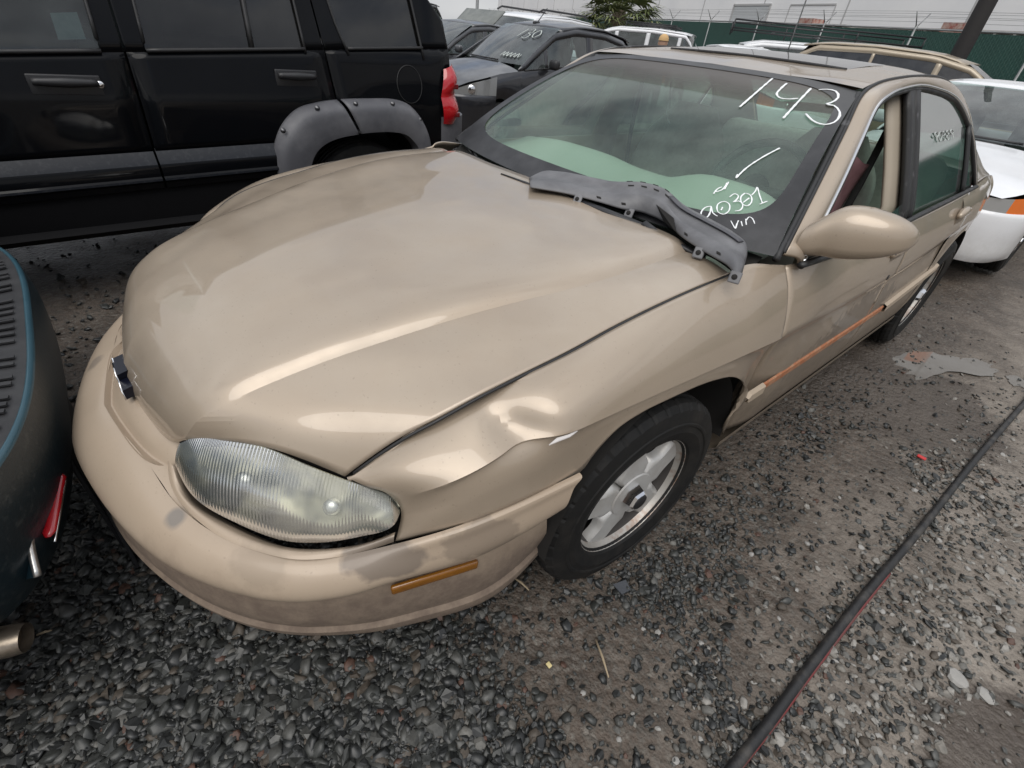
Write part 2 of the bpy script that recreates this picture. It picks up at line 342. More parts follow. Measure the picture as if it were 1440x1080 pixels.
# ------------------------------------------------------------------ ground
def gnoise(x, y):
    return .012*np.sin(1.7*x+.6*y)+.010*np.sin(.9*x-1.6*y+1)+.006*np.sin(4.3*x+2.2*y)+.004*np.sin(7.1*y-3.3*x+2)
def gz(x, y): return gnoise(np.asarray(x, float), np.asarray(y, float))-.01
def build_ground():
    # fine sheet near the cars, coarse far away, one mesh reaching the horizon
    a = np.r_[np.array([-900, -300, -120, -60, -35, -24, -16, -11, -8, -6, -4.5]), np.arange(-3.6, 3.61, .06), np.array([4.5, 6, 8, 11, 16, 24, 40, 80, 200, 600])]
    b = np.r_[np.array([-600, -150, -60, -25, -12, -7, -4.5, -3.2]), np.arange(-2.4, 6.01, .06), np.array([7, 8.5, 10.5, 13, 17, 24, 35, 60, 120, 300, 900])]
    X, Y = np.meshgrid(a, b, indexing='ij')
    near = np.exp(-(np.maximum(np.abs(X)-6, 0)**2+np.maximum(np.abs(Y-2)-8, 0)**2)/20)
    Zz = gz(X, Y)*near+.004*np.sin(23*X+5*np.sin(9*Y))*np.sin(19*Y+4*np.sin(11*X))*near
    G = np.stack([X, Y, Zz], 2)
    m = bpy.data.materials.new('wet_gravel_dirt'); m.use_nodes = True; t = m.node_tree; b_ = t.nodes['Principled BSDF']; K = t.links.new
    tcn = t.nodes.new('ShaderNodeTexCoord')
    def nz(sc, det=8, rg=.6, typ='ShaderNodeTexNoise'):
        n = t.nodes.new(typ); n.inputs['Scale'].default_value = sc
        if typ == 'ShaderNodeTexNoise': n.inputs['Detail'].default_value = det; n.inputs['Roughness'].default_value = rg
        K(tcn.outputs['Object'], n.inputs['Vector']); return n
    def ramp(s, *el):
        r = t.nodes.new('ShaderNodeValToRGB'); K(s, r.inputs[0]); e = r.color_ramp.elements
        while len(e) < len(el): e.new(.5)
        for i, (p, c) in enumerate(el): e[i].position = p; e[i].color = (*c, 1) if len(c) == 3 else c
        return r.outputs[0]
    big = nz(.9, 6).outputs['Fac']; mid = nz(5, 9, .7).outputs['Fac']; fine = nz(60, 6, .7).outputs['Fac']
    vor = nz(46, typ='ShaderNodeTexVoronoi')
    vs_ = nz(120, typ='ShaderNodeTexVoronoi')
    c1 = ramp(mid, (.3, (.040, .030, .023)), (.52, (.092, .070, .054)), (.72, (.16, .13, .105)))
    c2 = ramp(vor.outputs['Color'], (0, (.048, .041, .034)), (.6, (.105, .092, .077)), (1, (.19, .172, .148)))
    mxn = t.nodes.new('ShaderNodeMix'); mxn.data_type = 'RGBA'; K(ramp(fine, (.45, (0, 0, 0)), (.6, (1, 1, 1))), mxn.inputs['Factor']); K(c1, mxn.inputs['A']); K(c2, mxn.inputs['B'])
    # paler, drier dirt out to the driver's side, wandering edge
    sp = t.nodes.new('ShaderNodeSeparateXYZ'); K(tcn.outputs['Object'], sp.inputs[0])
    ma = t.nodes.new('ShaderNodeMath'); ma.operation = 'MULTIPLY_ADD'; K(nz(1.8, 7, .65).outputs['Fac'], ma.inputs[0]); ma.inputs[1].default_value = 1.3; K(sp.outputs[0], ma.inputs[2])
    dry = ramp(ma.outputs[0], (0, (0, 0, 0)), (1, (1, 1, 1)))
    mrd = t.nodes.new('ShaderNodeMapRange'); K(ma.outputs[0], mrd.inputs[0]); mrd.inputs[1].default_value = 1.75; mrd.inputs[2].default_value = 2.3; mrd.inputs[3].default_value = 0; mrd.inputs[4].default_value = .85
    dm = t.nodes.new('ShaderNodeMix'); dm.data_type = 'RGBA'; K(mrd.outputs[0], dm.inputs['Factor']); K(mxn.outputs['Result'], dm.inputs['A'])
    K(ramp(mid, (.3, (.135, .113, .093)), (.55, (.27, .236, .20)), (.8, (.36, .32, .278))), dm.inputs['B'])
    # smooth wet mud hollow beyond the hose
    def hollow(c_, r_, nz_):
        vm = t.nodes.new('ShaderNodeVectorMath'); vm.operation = 'DISTANCE'; K(tcn.outputs['Object'], vm.inputs[0]); vm.inputs[1].default_value = c_
        a2 = t.nodes.new('ShaderNodeMath'); a2.operation = 'MULTIPLY_ADD'; K(nz(3.2, 8, .62).outputs['Fac'], a2.inputs[0]); a2.inputs[1].default_value = nz_; K(vm.outputs['Value'], a2.inputs[2])
        q = t.nodes.new('ShaderNodeMapRange'); K(a2.outputs[0], q.inputs[0]); q.inputs[1].default_value = r_+nz_*.5; q.inputs[2].default_value = r_+nz_*.5+.05; q.inputs[3].default_value = 1; q.inputs[4].default_value = 0; return q.outputs[0]
    wet = t.nodes.new('ShaderNodeMath'); wet.operation = 'MAXIMUM'; K(hollow((2.02, .35, 0), .36, .55), wet.inputs[0]); K(hollow((1.04, 2.1, 0), .5, .8), wet.inputs[1])
    wm = t.nodes.new('ShaderNodeMix'); wm.data_type = 'RGBA'; K(wet.outputs[0], wm.inputs['Factor']); K(dm.outputs['Result'], wm.inputs['A']); K(ramp(mid, (.35, (.075, .06, .049)), (.7, (.12, .10, .083))), wm.inputs['B'])
    K(wm.outputs['Result'], b_.inputs['Base Color'])
    rgh = t.nodes.new('ShaderNodeMix'); K(wet.outputs[0], rgh.inputs[0]); K(ramp(big, (.38, (.36, .36, .36)), (.55, (.62, .62, .62)), (.7, (.85, .85, .85))), rgh.inputs[2]); rgh.inputs[3].default_value = .3; K(rgh.outputs[0], b_.inputs['Roughness'])
    bp = t.nodes.new('ShaderNodeBump'); bp.inputs['Strength'].default_value = .7; bp.inputs['Distance'].default_value = .012
    h = t.nodes.new('ShaderNodeMath'); h.operation = 'SUBTRACT'; K(fine, h.inputs[0]); K(vor.outputs['Distance'], h.inputs[1])
    h2 = t.nodes.new('ShaderNodeMath'); h2.operation = 'MULTIPLY_ADD'; K(vs_.outputs['Distance'], h2.inputs[0]); h2.inputs[1].default_value = -.4; K(h.outputs[0], h2.inputs[2])
    K(h2.outputs[0], bp.inputs['Height']); K(bp.outputs[0], b_.inputs['Normal'])
    patch('ground', G, m, flip=False, kind='structure')
build_ground()

# ------------------------------------------------------------------ tan sedan: feature lines read off the photo
car = empty('tan_sedan', (0, 0, 0), label='tan four-door sedan with dented front fender and 143 written on its windshield', cat='car')
xk = lambda y, z=0: float(np.interp(y, [-1.2, -.75, -.65, -.55, -.45, -.3, -.1, .3, 1.6, 2.4, 2.9, 3.2, 3.5, 3.8, 4.05], [.70, .785, .822, .845, .858, .868, .873, .876, .876, .87, .856, .82, .77, .70, .60]))
xg = lambda y, z: .818-.19*max(0, (z-.93)/.41)**1.12-.03*max(0, y-2.2)**1.5   # plane of the side glass
HT = .006                                                                          # panel thickness
# --- hood
gap = [PX(1030, 382.5, .742), PX(942, 419, .742), PX(860, 459, .737), PX(800, 492, .732), PX(735, 524, .722), PX(671, 556, .71), PX(615, 587, .695), PX(560, 617, .668), PX(485, 670, .628)]
lt = [PX(282, 612, .37), PX(304, 612, .40), PX(371, 628, .495), PX(438, 656, .585), PX(482, 673, .628)]
def hood_lines():
    A = [(0, .31, .952), (0, 0, .941), (0, -.3, .914), (0, -.5, .886), (0, -.7, .846), (0, -.85, .80), (0, -.955, .736), (0, -1.010, .655), (0, -1.022, .588)]
    A2 = [(.30, .30, .95), (.295, 0, .938), (.275, -.3, .908), (.25, -.5, .879), (.22, -.7, .840), (.20, -.85, .796), (.185, -.945, .735), (.172, -.995, .645), tuple(PX(215, 597, .17))]
    B = [(.586, .30, .940), (.577, -.05, .925), (.501, -.38, .884), (.456, -.55, .851), (.421, -.70, .819), (.38, -.86, .770), (.345, -.93, .724), (.312, -.962, .668), tuple(PX(246, 622, .305))]
    C = [(.605, .30, .930), (.597, -.07, .9125), (.52, -.38, .870), (.475, -.55, .8355), (.44, -.70, .803), (.405, -.86, .754), (.38, -.92, .716), (.358, -.945, .675), tuple(PX(258, 619, .335))]
    D = [(.675, .30, .932), (.672, 0, .917), (.655, -.25, .883), (.62, -.45, .846), (.58, -.6, .806), (.55, -.72, .771), (.52, -.80, .733), tuple(PX(371, 628, .50))]
    return A, A2, B, C, D, [tuple(g) for g in gap]
A, A2, B, C, D, Eg = hood_lines()
half = loft([A, A2, B, C, D, Eg], 56, 80, breaks=(3,))
# thin lip so the crease reads as a pressed step
full = np.concatenate([mir(half)[::-1], half[1:]])
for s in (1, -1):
    he_ = half[-1]*np.array([s, 1, 1])+np.array([s*.0045, 0, -.0035]); MB().tube(he_[:-1], .0034, 6).build('hood_gap_shade', M_rub, car)  # dark tube added along the hood gap, standing in for its shade
hood = patch('hood', full, P_hood, car, flip=False, solid=HT, sharp=9)
# --- dark engine bay and cabin floor so that every gap looks into a dark hollow
MB().box((0, -.2, .50), (1.30, .9, .22)).box((0, -.78, .5), (.5, .3, .16)).build('engine_bay', M_void, car, smooth=False)
patch('hood_liner', full*np.array([.99, 1, 1])-np.array([0, -.015, .03]), M_void, car, flip=True)

# --- left fender (with dent), mirrored right fender (no dent)
def side_col(top, K, bot, bulge=.022, kin=.004, low=None):
    top, K, bot = map(np.array, (top, K, bot)); d = K-top
    nrm = np.array([max(.2, -d[2]), 0, max(.2, d[0])]); nrm /= np.linalg.norm(nrm)
    a = top+.33*d+nrm*bulge; b2 = top+.70*d+nrm*bulge*.9
    e = bot-K
    k2 = K+.10*e+np.array([-kin-.009, 0, 0]); mid = K+.55*e+np.array([-kin*1.2-.003, 0, 0]) if low is None else low
    return [top, a, b2, K, k2, mid, bot]
go = .007
def T_(p): f_ = float(np.clip((-.1-p[1])/.5, 0, 1)); return np.array(p)+np.array([.008, 0, -.002])
Kp = lambda x, y, off=0: PS(x, y, lambda Y, Z: xk(Y)+off)
fend = []
c0 = [PX(488, 671, .645), PX(515, 684, .682), PX(540, 692, .707), PX(556, 703, .720), PX(564, 718, .727), PX(561, 742, .732), PX(556, 761, .739)]
fend.append(c0)
seam = [PZ(554, 762, .61), PZ(615, 748, .63), PZ(704, 717, .645), PZ(815, 664, .65)]
fend.append([T_(.62*gap[8]+.38*gap[7]), PX(535, 652, .705), PX(565, 670, .748), PX(583, 688, .765), PX(592, 712, .769), PX(590, 735, .768), PZ(585, 755, .582)])
fend.append(side_col(T_(gap[7]), PX(640, 690, .808), PZ(630, 743.5, .605), .008, .0))
fend.append(side_col(T_(gap[5]), PX(720, 643, .842), PZ(704, 717, .63), .012, .004))
fend.append(side_col(T_(gap[4]), Kp(768, 629), PZ(760, 691, .642), .021, .005))
arch = [(817, 663), (833, 642), (849, 623), (870, 602), (903, 580), (935, 564), (962, 551.5), (984, 542), (1008, 534), (1030, 530), (1044, 536), (1050, 548), (1042, 567), (1024, 591), (1002, 619)]
ax_ = lambda Y, Z: xk(Y)-.006
arch3 = [PS(x, y, ax_) for x, y in arch]
fend.append(side_col(T_(.5*gap[3]+.5*gap[4]), Kp(798, 613), arch3[0], .022, .005))
fend.append(side_col(T_(gap[3]), Kp(814, 604), arch3[1], .022, .005))
fend.append(side_col(T_(.4*gap[3]+.6*gap[2]), Kp(835, 594.5), arch3[2], .022, .005))
fend.append(side_col(T_(gap[2]), Kp(858, 584), arch3[3], .022, .004))
fend.append(side_col(T_(.6*gap[2]+.4*gap[1]), Kp(893, 569), arch3[4], .021, .003))
fend.append(side_col(T_(gap[1]), Kp(928, 552), arch3[5], .02, .002))
fend.append(side_col(T_(.65*gap[1]+.35*gap[0]), Kp(958, 540), arch3[6], .019, .002))
fend.append(side_col(T_(.3*gap[1]+.7*gap[0]), Kp(990, 525), arch3[7], .018, .002))
fend.append(side_col(T_(gap[0]), Kp(1018, 513), arch3[8], .016, .002))
fend.append(side_col(PX(1042, 375, .752), Kp(1040, 503), arch3[9], .014, .003))
fend.append(side_col(PX(1058, 371, .762), Kp(1055, 496), arch3[10], .013, .003))
fend.append(side_col(PX(1072, 371, .772), Kp(1067, 491), arch3[11], .012, .004))
fend.append(side_col(PX(1084, 372, .78), Kp(1078, 486), arch3[12], .012, .005))
fend.append(side_col(PX(1096, 372.5, .787), Kp(1089, 481), PS(1024, 591, ax_), .012, .006))
bot_sill = PZ(1002, 621, .28)
fend.append(side_col(PX(1104, 373, .792), Kp(1099, 476), bot_sill+np.array([0, .07, 0]), .012, .006))
F = loftc(fend, 100)
F = np.array([np.concatenate([cr_(r[:4], 22), cr_(r[3:], 18)[1:]]) for r in F])
he = half[-1]; ho_ = np.argsort(he[:, 1])
for i in range(F.shape[0]):
    y_ = F[i, 0, 1]
    if y_ < he[:, 1].max()-.01 and y_ > he[:, 1].min()+.004:
        tgt = np.array([np.interp(y_, he[ho_, 1], he[ho_, k]) for k in range(3)])+np.array([.0075, 0, -.002]); dl = tgt-F[i, 0]
        for j in range(8): F[i, j] += dl*(1-j/8)
jw = np.ones(F.shape[1]); jw[0] = 0; jw[-10:] = np.linspace(1, 0, 10)
for _ in range(60):
    F[1:-1] += .5*jw[None, :, None]*(.5*(F[2:]+F[:-2])-F[1:-1])
FR = mir(F)
def near(px):
    d = ray(px); d /= np.linalg.norm(d); rel = F.reshape(-1, 3)-CAM; t = rel @ d; return F.reshape(-1, 3)[np.argmin(((rel-t[:, None]*d)**2).sum(1))]
dents = [(near((738, 606)), (.048, .034), .044), (near((690, 630)), (.085, .036), .026), (near((640, 662)), (.07, .035), .008)]
FL = F.copy()
for c, (sy, sz), dp in dents:
    w = np.exp(-((F[..., 1]-c[1])/sy)**2-((F[..., 2]-c[2])/sz)**2)
    FL[..., 0] -= dp*w; FL[..., 2] -= dp*w*.35
fl = patch('fender', FL, P_body, car, flip=False, solid=HT, label='dented left front fender with scuffed crease'); fl.data.set_sharp_from_angle(angle=R_(16))
patch('fender', FR, P_body, car, flip=True, solid=HT).data.set_sharp_from_angle(angle=R_(40))
# scuff where bare primer shows at the end of the dent
sc = PS(792, 613, xk); b = MB()
pts = [PS(x, y, lambda Y, Z: xk(Y)+.003) for x, y in ((772, 626), (785, 618), (800, 613), (812, 606))]
b.tube(pts, [.001, .005, .004, .001], 6, flat=.5); b.build('paint_scuff', mat('bare_primer', (.55, .52, .50), .7), fl)
# inner wheel well
def wheel_well(yc, r, side):
    b = MB(); th = np.linspace(.02, np.pi-.02, 24); v = []
    for x in (.85, .45):
        v += [(side*x, yc+r*np.cos(t), .33+r*np.sin(t)) for t in th]
    b.add(v, gridf(2, 24)); n = len(b.v); b.add([(side*.45, yc, .33)]+v[24:], [(0, i+1, i+2) for i in range(23)])
    b.build('wheel_well', M_void, car)
for s in (1, -1): wheel_well(.035, .405, s); wheel_well(2.731, .39, s)

# --- front bumper cover
Cz = [(0, -1.163, .43), (.058, -1.159, .436), PZ(171, 737, .44), PZ(243, 798, .44), PZ(321, 831, .44), PZ(393, 845, .442), PZ(438, 845, .446), PZ(504, 834, .462), PZ(554, 817, .476), PZ(671, 781, .492), PZ(774, 720, .535)]
Bz = [(0, -1.155, .235), (.06, -1.155, .24), PZ(205, 786, .245), PZ(300, 858, .25), PZ(370, 884, .25), PZ(425, 892, .25), PZ(470, 892, .25), PZ(530, 887, .252), PZ(590, 874, .255), PZ(690, 840, .27), PZ(761, 772, .305)]
Tz = [(0, -1.078, .56), PZ(162, 595, .56), PZ(205, 647, .56), PZ(246, 706, .545), PZ(299, 748, .54), PZ(371, 778, .54), PZ(420, 787, .542), PZ(470, 784, .548), PZ(522, 773, .562), PZ(640, 741, .61), PZ(815, 664.5, .648)]
Cz, Bz, Tz = [np.array([np.array(p, float) for p in X_]) for X_ in (Cz, Bz, Tz)]
def outn(P):
    t = np.gradient(P, axis=0); n = np.stack([-t[:, 1]*-1, -t[:, 0], 0*t[:, 0]], 1); n = np.stack([t[:, 1], -t[:, 0], 0*t[:, 0]], 1)
    n /= np.linalg.norm(n, axis=1)[:, None]; return n
on = outn(Cz)
up1 = .62*Tz+.38*Cz+on*.018+np.array([0, 0, .022]); up2 = .25*Tz+.75*Cz+on*.026+np.array([0, 0, .012])
tr = Tz+on*.010+np.array([0, 0, -.002])
c_in = Cz-on*.013-np.array([0, 0, .010])
lo = .45*Cz+.55*Bz+on*.004
lip1 = .26*Cz+.74*Bz+on*.0; lip2 = .20*Cz+.80*Bz+on*.009
und = Bz-on*.03-np.array([0, 0, .012])
bl = [Tz, tr, up1, up2, Cz, c_in, lo, lip1, lip2, Bz, und]
Bh = loft(bl, 70, 60, breaks=(4, 5, 7, 8))
Bf = np.concatenate([mir(Bh).transpose(1, 0, 2)[::-1], Bh.transpose(1, 0, 2)[1:]]).transpose(1, 0, 2)
bumper = patch('front_bumper', Bf, P_bump, car, flip=False, sharp=25)
def nearb(G, px):
    d = ray(px); d /= np.linalg.norm(d); V = G.reshape(-1, 3); rel = V-CAM; t = rel @ d; e2 = ((rel-t[:, None]*d)**2).sum(1); ok = np.where(e2 < e2.min()+.0004)[0]; return tuple(V[ok[np.argmin(t[ok])]])
stain(P_bump, [(nearb(Bf, (238, 722)), .020, (.19, .17, .15), .9, .02, (1, 1, 1)), (nearb(Bf, (118, 508)), .026, (.22, .18, .145), .8, .03, (1, 1, 1)), (nearb(Bf, (545, 803)), .045, (.16, .13, .105), .8, .05, (.6, .6, 1.3)), (nearb(Bf, (700, 765)), .05, (.17, .135, .105), .5, .10, (.6, .6, 1)), (nearb(Bf, (345, 810)), .03, (.29, .23, .17), .6, .06, (.5, .5, 1))])
stain(P_body, [(tuple(PX(1215, 440, .87)), .12, (.17, .14, .11), .7, .2, (.35, .35, 1.2)), (tuple(PX(1160, 490, .87)), .10, (.18, .145, .11), .6, .2, (.3, .3, 1.3)), (tuple(PX(1030, 560, .87)), .06, (.18, .145, .11), .6, .12, (.7, .7, 1))])
# ledge round the headlamps and the shelf with the emblem
lens_bot = [PX(246, 657, .327), PX(271, 697, .365), PX(338, 738, .468), PX(404, 761, .566), PX(449, 763, .626), PX(504, 755, .694), PX(554, 738, .752)]
led_out = [PZ(236, 650, .575), PZ(240, 682, .555), PZ(299, 748, .541), PZ(371, 778, .541), PZ(420, 787, .546), PZ(488, 781, .552), PZ(554, 762, .567)]
led_in = [PZ(243, 655, .585), PZ(262, 697, .552), PZ(332, 743, .538), PZ(402, 769, .536), PZ(449, 772, .540), PZ(508, 765, .556), PZ(556, 748, .585)]
lo_ = np.array(cr_(led_out, 40)); li_ = np.array(cr_(led_in, 40))
mid_ = .6*lo_+.4*li_+np.array([0, 0, .008])
LG = loft([lo_, mid_, li_, li_-np.array([.02, -.02, .05])], 40, 12, breaks=(2,))
for s in (1, -1):
    patch('headlight_ledge', LG if s > 0 else mir(LG), P_bump, bumper, flip=(s < 0))
fill = loft([[PZ(205, 647, .561), PZ(228, 680, .552), PZ(246, 706, .546), PZ(299, 748, .541)], [PZ(228, 655, .562), PZ(238, 672, .557), PZ(246, 702, .546), PZ(299, 747, .540)], [PZ(240, 652, .570), PZ(244, 668, .560), PZ(256, 700, .545), PZ(300, 745, .538)]], 20, 6)
for s in (1, -1): patch('ledge_corner', fill if s > 0 else mir(fill), P_bump, bumper, flip=(s < 0))
shelf_lines = [[(0, -1.078, .562), PZ(162, 595, .562), PZ(205, 647, .562), PZ(228, 658, .560), PZ(240, 684, .552)],
               [(0, -1.066, .552), (.085, -1.055, .552), (.235, -1.022, .552), (.29, -1.0, .552), (.345, -.975, .546)],
               [(0, -1.052, .572), (.085, -1.042, .575), (.215, -1.012, .578), (.28, -.985, .572), (.34, -.955, .55)],
               [(0, -1.030, .592), (.09, -1.02, .594), (.20, -.992, .594), (.27, -.968, .588), (.33, -.93, .56)],
               [(0, -.985, .605), (.09, -.975, .605), (.19, -.95, .605), (.27, -.925, .598), (.33, -.90, .565)]]
SG = loft(shelf_lines, 24, 20, breaks=(1,)); SGf = np.concatenate([mir(SG).transpose(1, 0, 2)[::-1], SG.transpose(1, 0, 2)[1:]]).transpose(1, 0, 2)
patch('grille_shelf', SGf, P_bump, bumper, flip=True)
# bow-tie badge
def bowtie(c, w, h):
    x, y, z = c; t = h/2; s = .10*w
    P = [(-w/2+s*.0, -t*.42), (-w/6-s*.4, -t*.42), (-w/6-s*.7, -t), (w/6-s*.2, -t), (w/6+s*.1, -t*.42), (w/2, -t*.42), (w/2-s*1.3+s*1.3, t*.42), (w/6+s*.4, t*.42), (w/6+s*.7, t), (-w/6+s*.2, t), (-w/6-s*.1, t*.42), (-w/2, t*.42)]
    return [np.array((x+a, y, z+b_)) for a, b_ in P]
bc = PX(168, 532, .0); M_navy = mat('navy_badge', (.005, .006, .014), .3, spec=.3)
badge = MB().prism(bowtie(bc, .155, .062), (0, .022, .006)).build('emblem', M_navy, car, smooth=False); fixn(badge)
b = MB(); loop = bowtie(bc+np.array([0, -.001, 0]), .155, .062); b.tube(loop+loop[:1], .0016, 6, flat=.7); b.build('emblem_rim', M_chrome, badge)
# amber side marker, black slot above lens
for s in (1, -1):
    q = [PZ(549, 830, .44), PZ(671, 784, .462)]
    a_, b_ = q; d = (b_-a_); L_ = np.linalg.norm(d); d /= L_
    nrm = np.array([d[1], -d[0], 0]); nrm = nrm/np.linalg.norm(nrm)
    o = rbox('side_marker', (0, 0, 0), (L_, .012, .026), .0055, M_amber, bumper)
    o.matrix_local = Matrix.Translation(Vector((.5*(a_+b_)+nrm*.007)*np.array([s, 1, 1]))) @ Matrix(((s*d[0], nrm[0]*s, 0), (d[1], nrm[1], 0), (0, 0, 1))).to_4x4() if s > 0 else Matrix.Translation(Vector((.5*(a_+b_)+nrm*.007)*np.array([-1, 1, 1]))) @ Matrix(((-d[0], -nrm[0], 0), (d[1], nrm[1], 0), (0, 0, 1))).to_4x4()
# headlamps: ribbed lens over a reflector bowl
lens_top = [PX(252, 624, .334), PX(282, 613, .372), PX(304, 613, .402), PX(371, 629, .497), PX(438, 657, .588), PX(482, 674, .632), PX(515, 685, .677), PX(549, 699, .710), PX(562, 714, .720)]
lb = [PZ(247, 655, .60), PZ(271, 697, .572), PZ(338, 738, .556), PZ(404, 761, .553), PZ(449, 763, .558), PZ(504, 755, .580), PZ(554, 738, .622), PX(563, 718, .724)]
M_lens = glass('headlamp_lens', (.86, .87, .84), 1.5, .10, .30, (.55, .56, .51), mult=.75)
NV, NU = 26, 400
tp, bt = cr_(lens_top, NU), cr_(lb, NU)
v_ = np.linspace(0, 1, NV)[:, None, None]
LS = tp[None]*(1-v_)+bt[None]*v_
u_ = np.linspace(0, 1, NU)[None, :]
push = (4*v_[..., 0]*(1-v_[..., 0]))*(.022*np.sin(np.pi*np.clip(u_, .02, .98))**.5)
dirv = np.array([.60, -.50, .62]); dirv /= np.linalg.norm(dirv)
rib = np.sin(2*np.pi*u_*78+1.6*(v_[..., 0]-.5)); rib2 = rib
amp = np.where(v_[..., 0] < .42, .00030, np.where(v_[..., 0] < .72, .00006+.00016*(np.sin(9*u_) > 0), .00022))
LS = LS+(push+amp*np.where(v_[..., 0] < .42, rib, np.where(v_[..., 0] < .72, rib2, rib)))[..., None]*dirv
RF = LS.copy()[::3, ::6]
uu = np.linspace(0, 1, RF.shape[1])[None, :]; vv = np.linspace(0, 1, RF.shape[0])[:, None]
dep = .085*np.sqrt(np.clip(1-(2*vv-1)**2, 0, 1))*np.sqrt(np.clip(1-(2*uu-1)**6, 0, 1))*(.75+.25*np.cos(2*np.pi*2*uu))+.006
RF = RF-dep[..., None]*dirv
M_bowl = mat('reflector_bowl', (.16, .165, .17), .42, .5, noise=(11, (.66, .63, .50), .42, .58, 2))
for s in (1, -1):
    h = empty('headlight'); h.parent = car
    patch('reflector', RF if s > 0 else mir(RF), M_bowl, h, flip=(s < 0))
    patch('lens', LS if s > 0 else mir(LS), M_lens, h, flip=(s < 0))
    for k, (uu_, rr_) in enumerate(((.32, .02), (.66, .017))):
        i, j = int(NV*.5), int(NU*uu_); c = LS[i, j]-dirv*.05
        bb = MB(); ds = dirv*np.array([s, 1, 1]); c = c*np.array([s, 1, 1])
        bb.tube([c-ds*.02, c-ds*.005, c+ds*.008, c+ds*.012], [rr_*.6, rr_, rr_, rr_*.4], 12); bb.build('bulb_shield', M_silver, h)
# ------------------------------------------------------------------ wheels
def make_wheel(name, tyre_r=.331, rim_r=.214, w=.112, spokes=5, style='alloy', seg=240):
    e = bpy.data.objects.new(name, None); e.empty_display_size = .1
    b = MB(); R2, r2 = tyre_r, rim_r-.012
    prof = [(-w*.75, r2), (-w*.98, r2+.03), (-w*1.0, r2+.07), (-w*.92, R2-.018), (-w*.78, R2-.004)]
    for g in (-.55, -.2, .2, .55):
        prof += [(w*(g-.07), R2), (w*(g-.05), R2-.008), (w*(g+.05), R2-.008), (w*(g+.07), R2)]
    prof += [(w*.78, R2-.004), (w*.92, R2-.018), (w*.99, R2-.045), (w*1.00, r2+.075), (w*1.03, r2+.072), (w*1.03, r2+.066), (w*1.0, r2+.062), (w*1.01, r2+.05), (w*1.02, r2+.045), (w*.98, r2+.03), (w*.93, r2+.012), (w*.78, r2)]
    b.rev(prof, seg)
    V = np.array(b.v).reshape(len(prof), seg, 3); rr = np.hypot(V[..., 1], V[..., 2])
    for i, (a, r) in enumerate(prof):
        if r > R2-.02 and abs(a) > w*.6: 
            k = 1-.0045/R2*((np.arange(seg) % 6) == 0); V[i, :, 1] *= k; V[i, :, 2] *= k
    b.v = [tuple(p) for p in V.reshape(-1, 3)]
    ty = b.build('tyre', M_tyre, e, smooth=True); ty.data.set_sharp_from_angle(angle=R_(22))
    rm = MB(); rm.rev([(w*.80, rim_r-.002), (w*.86, rim_r+.002), (w*.86, rim_r-.006), (w*.74, rim_r-.012), (w*.62, rim_r-.018)], 72); bl2 = MB(); bl2.rev([(w*.62, rim_r-.018), (w*.1, rim_r-.032), (-w*.8, rim_r-.02)], 48); bl2.build('rim_barrel', mat('shaded_barrel', (.05, .045, .042), .7), e)  # barrel coloured dark for the shade behind the spokes
    rim = rm.build('rim', M_rust if style == 'alloy' else M_alu, e); rim.data.set_sharp_from_angle(angle=R_(45))
    hub = MB(); hub.rev([(w*.02, 0), (w*.02, rim_r-.03)], 48); hub.build('brake_disc', M_void, e)
    R1 = rim_r-.014
    for k in range(spokes):
        th = 2*math.pi*k/spokes+.35
        if style == 'alloy':
            rs = np.array([.03, .062, .085, .10, .116, .135, .16, R1]); hw = np.array([.024, .046, .062, .068, .058, .050, .051, .058])
            fx = np.array([.70, .71, .715, .715, .71, .70, .68, .64])*w
        else:
            rs = np.array([.02, .05, .09, .13, R1]); hw = np.array([.02, .022, .018, .018, .022]); fx = np.array([.6, .6, .58, .55, .5])*w
        n = 9; G = []
        for r, h, x in zip(rs, hw, fx):
            s = np.linspace(-1, 1, n); ed = np.clip((np.abs(s)-.72)/.28, 0, 1)
            row = [(x-.002-.008*q**2-(.022 if abs(t) == 1 else 0), r*1.0 if abs(t) < 2 else r, t*h) for t, q in zip(s, ed)]
            G.append([(a, bb*math.cos(th)-c*math.sin(th), bb*math.sin(th)+c*math.cos(th)) for a, bb, c in row])
        G = np.array(G); G = loft(list(G), 15, 20)
        o = patch('spoke', G, M_alu, e); fixn(o); o.data.set_sharp_from_angle(angle=R_(40))
    cp = MB(); cp.rev([(w*.70, .078), (w*.735, .074), (w*.735, .0)], 40); o = cp.build('hub_disc', M_alu, e); o.data.set_sharp_from_angle(angle=R_(30))
    if style == 'alloy':
        hx = MB(); hx.rev([(w*.73, .040), (w*.95, .035), (w*1.02, .029), (w*1.02, 0)], 6); hx.build('centre_cap', M_chrome, e, smooth=False)
        kx = MB(); kx.rev([(w*1.02, .026), (w*1.045, .024), (w*1.045, 0)], 24); kx.build('cap_badge', M_black, e)
    return e
def copy_tree(o, parent=None):
    c = o.copy(); col.objects.link(c); c.parent = parent
    for ch in list(o.children): copy_tree(ch, c)
    return c
w0 = make_wheel('wheel'); col.objects.link(w0); w0.parent = car
w0.location = (.752, .0, .326); w0.rotation_euler = (R_(8), 0, R_(-4))
for x, y, rz in ((-.752, 0, 176), (.752, 2.731, 0), (-.752, 2.731, 180)):
    c = copy_tree(w0, car); c.location = (x, y, .326); c.rotation_euler = (R_(20), 0, R_(rz))

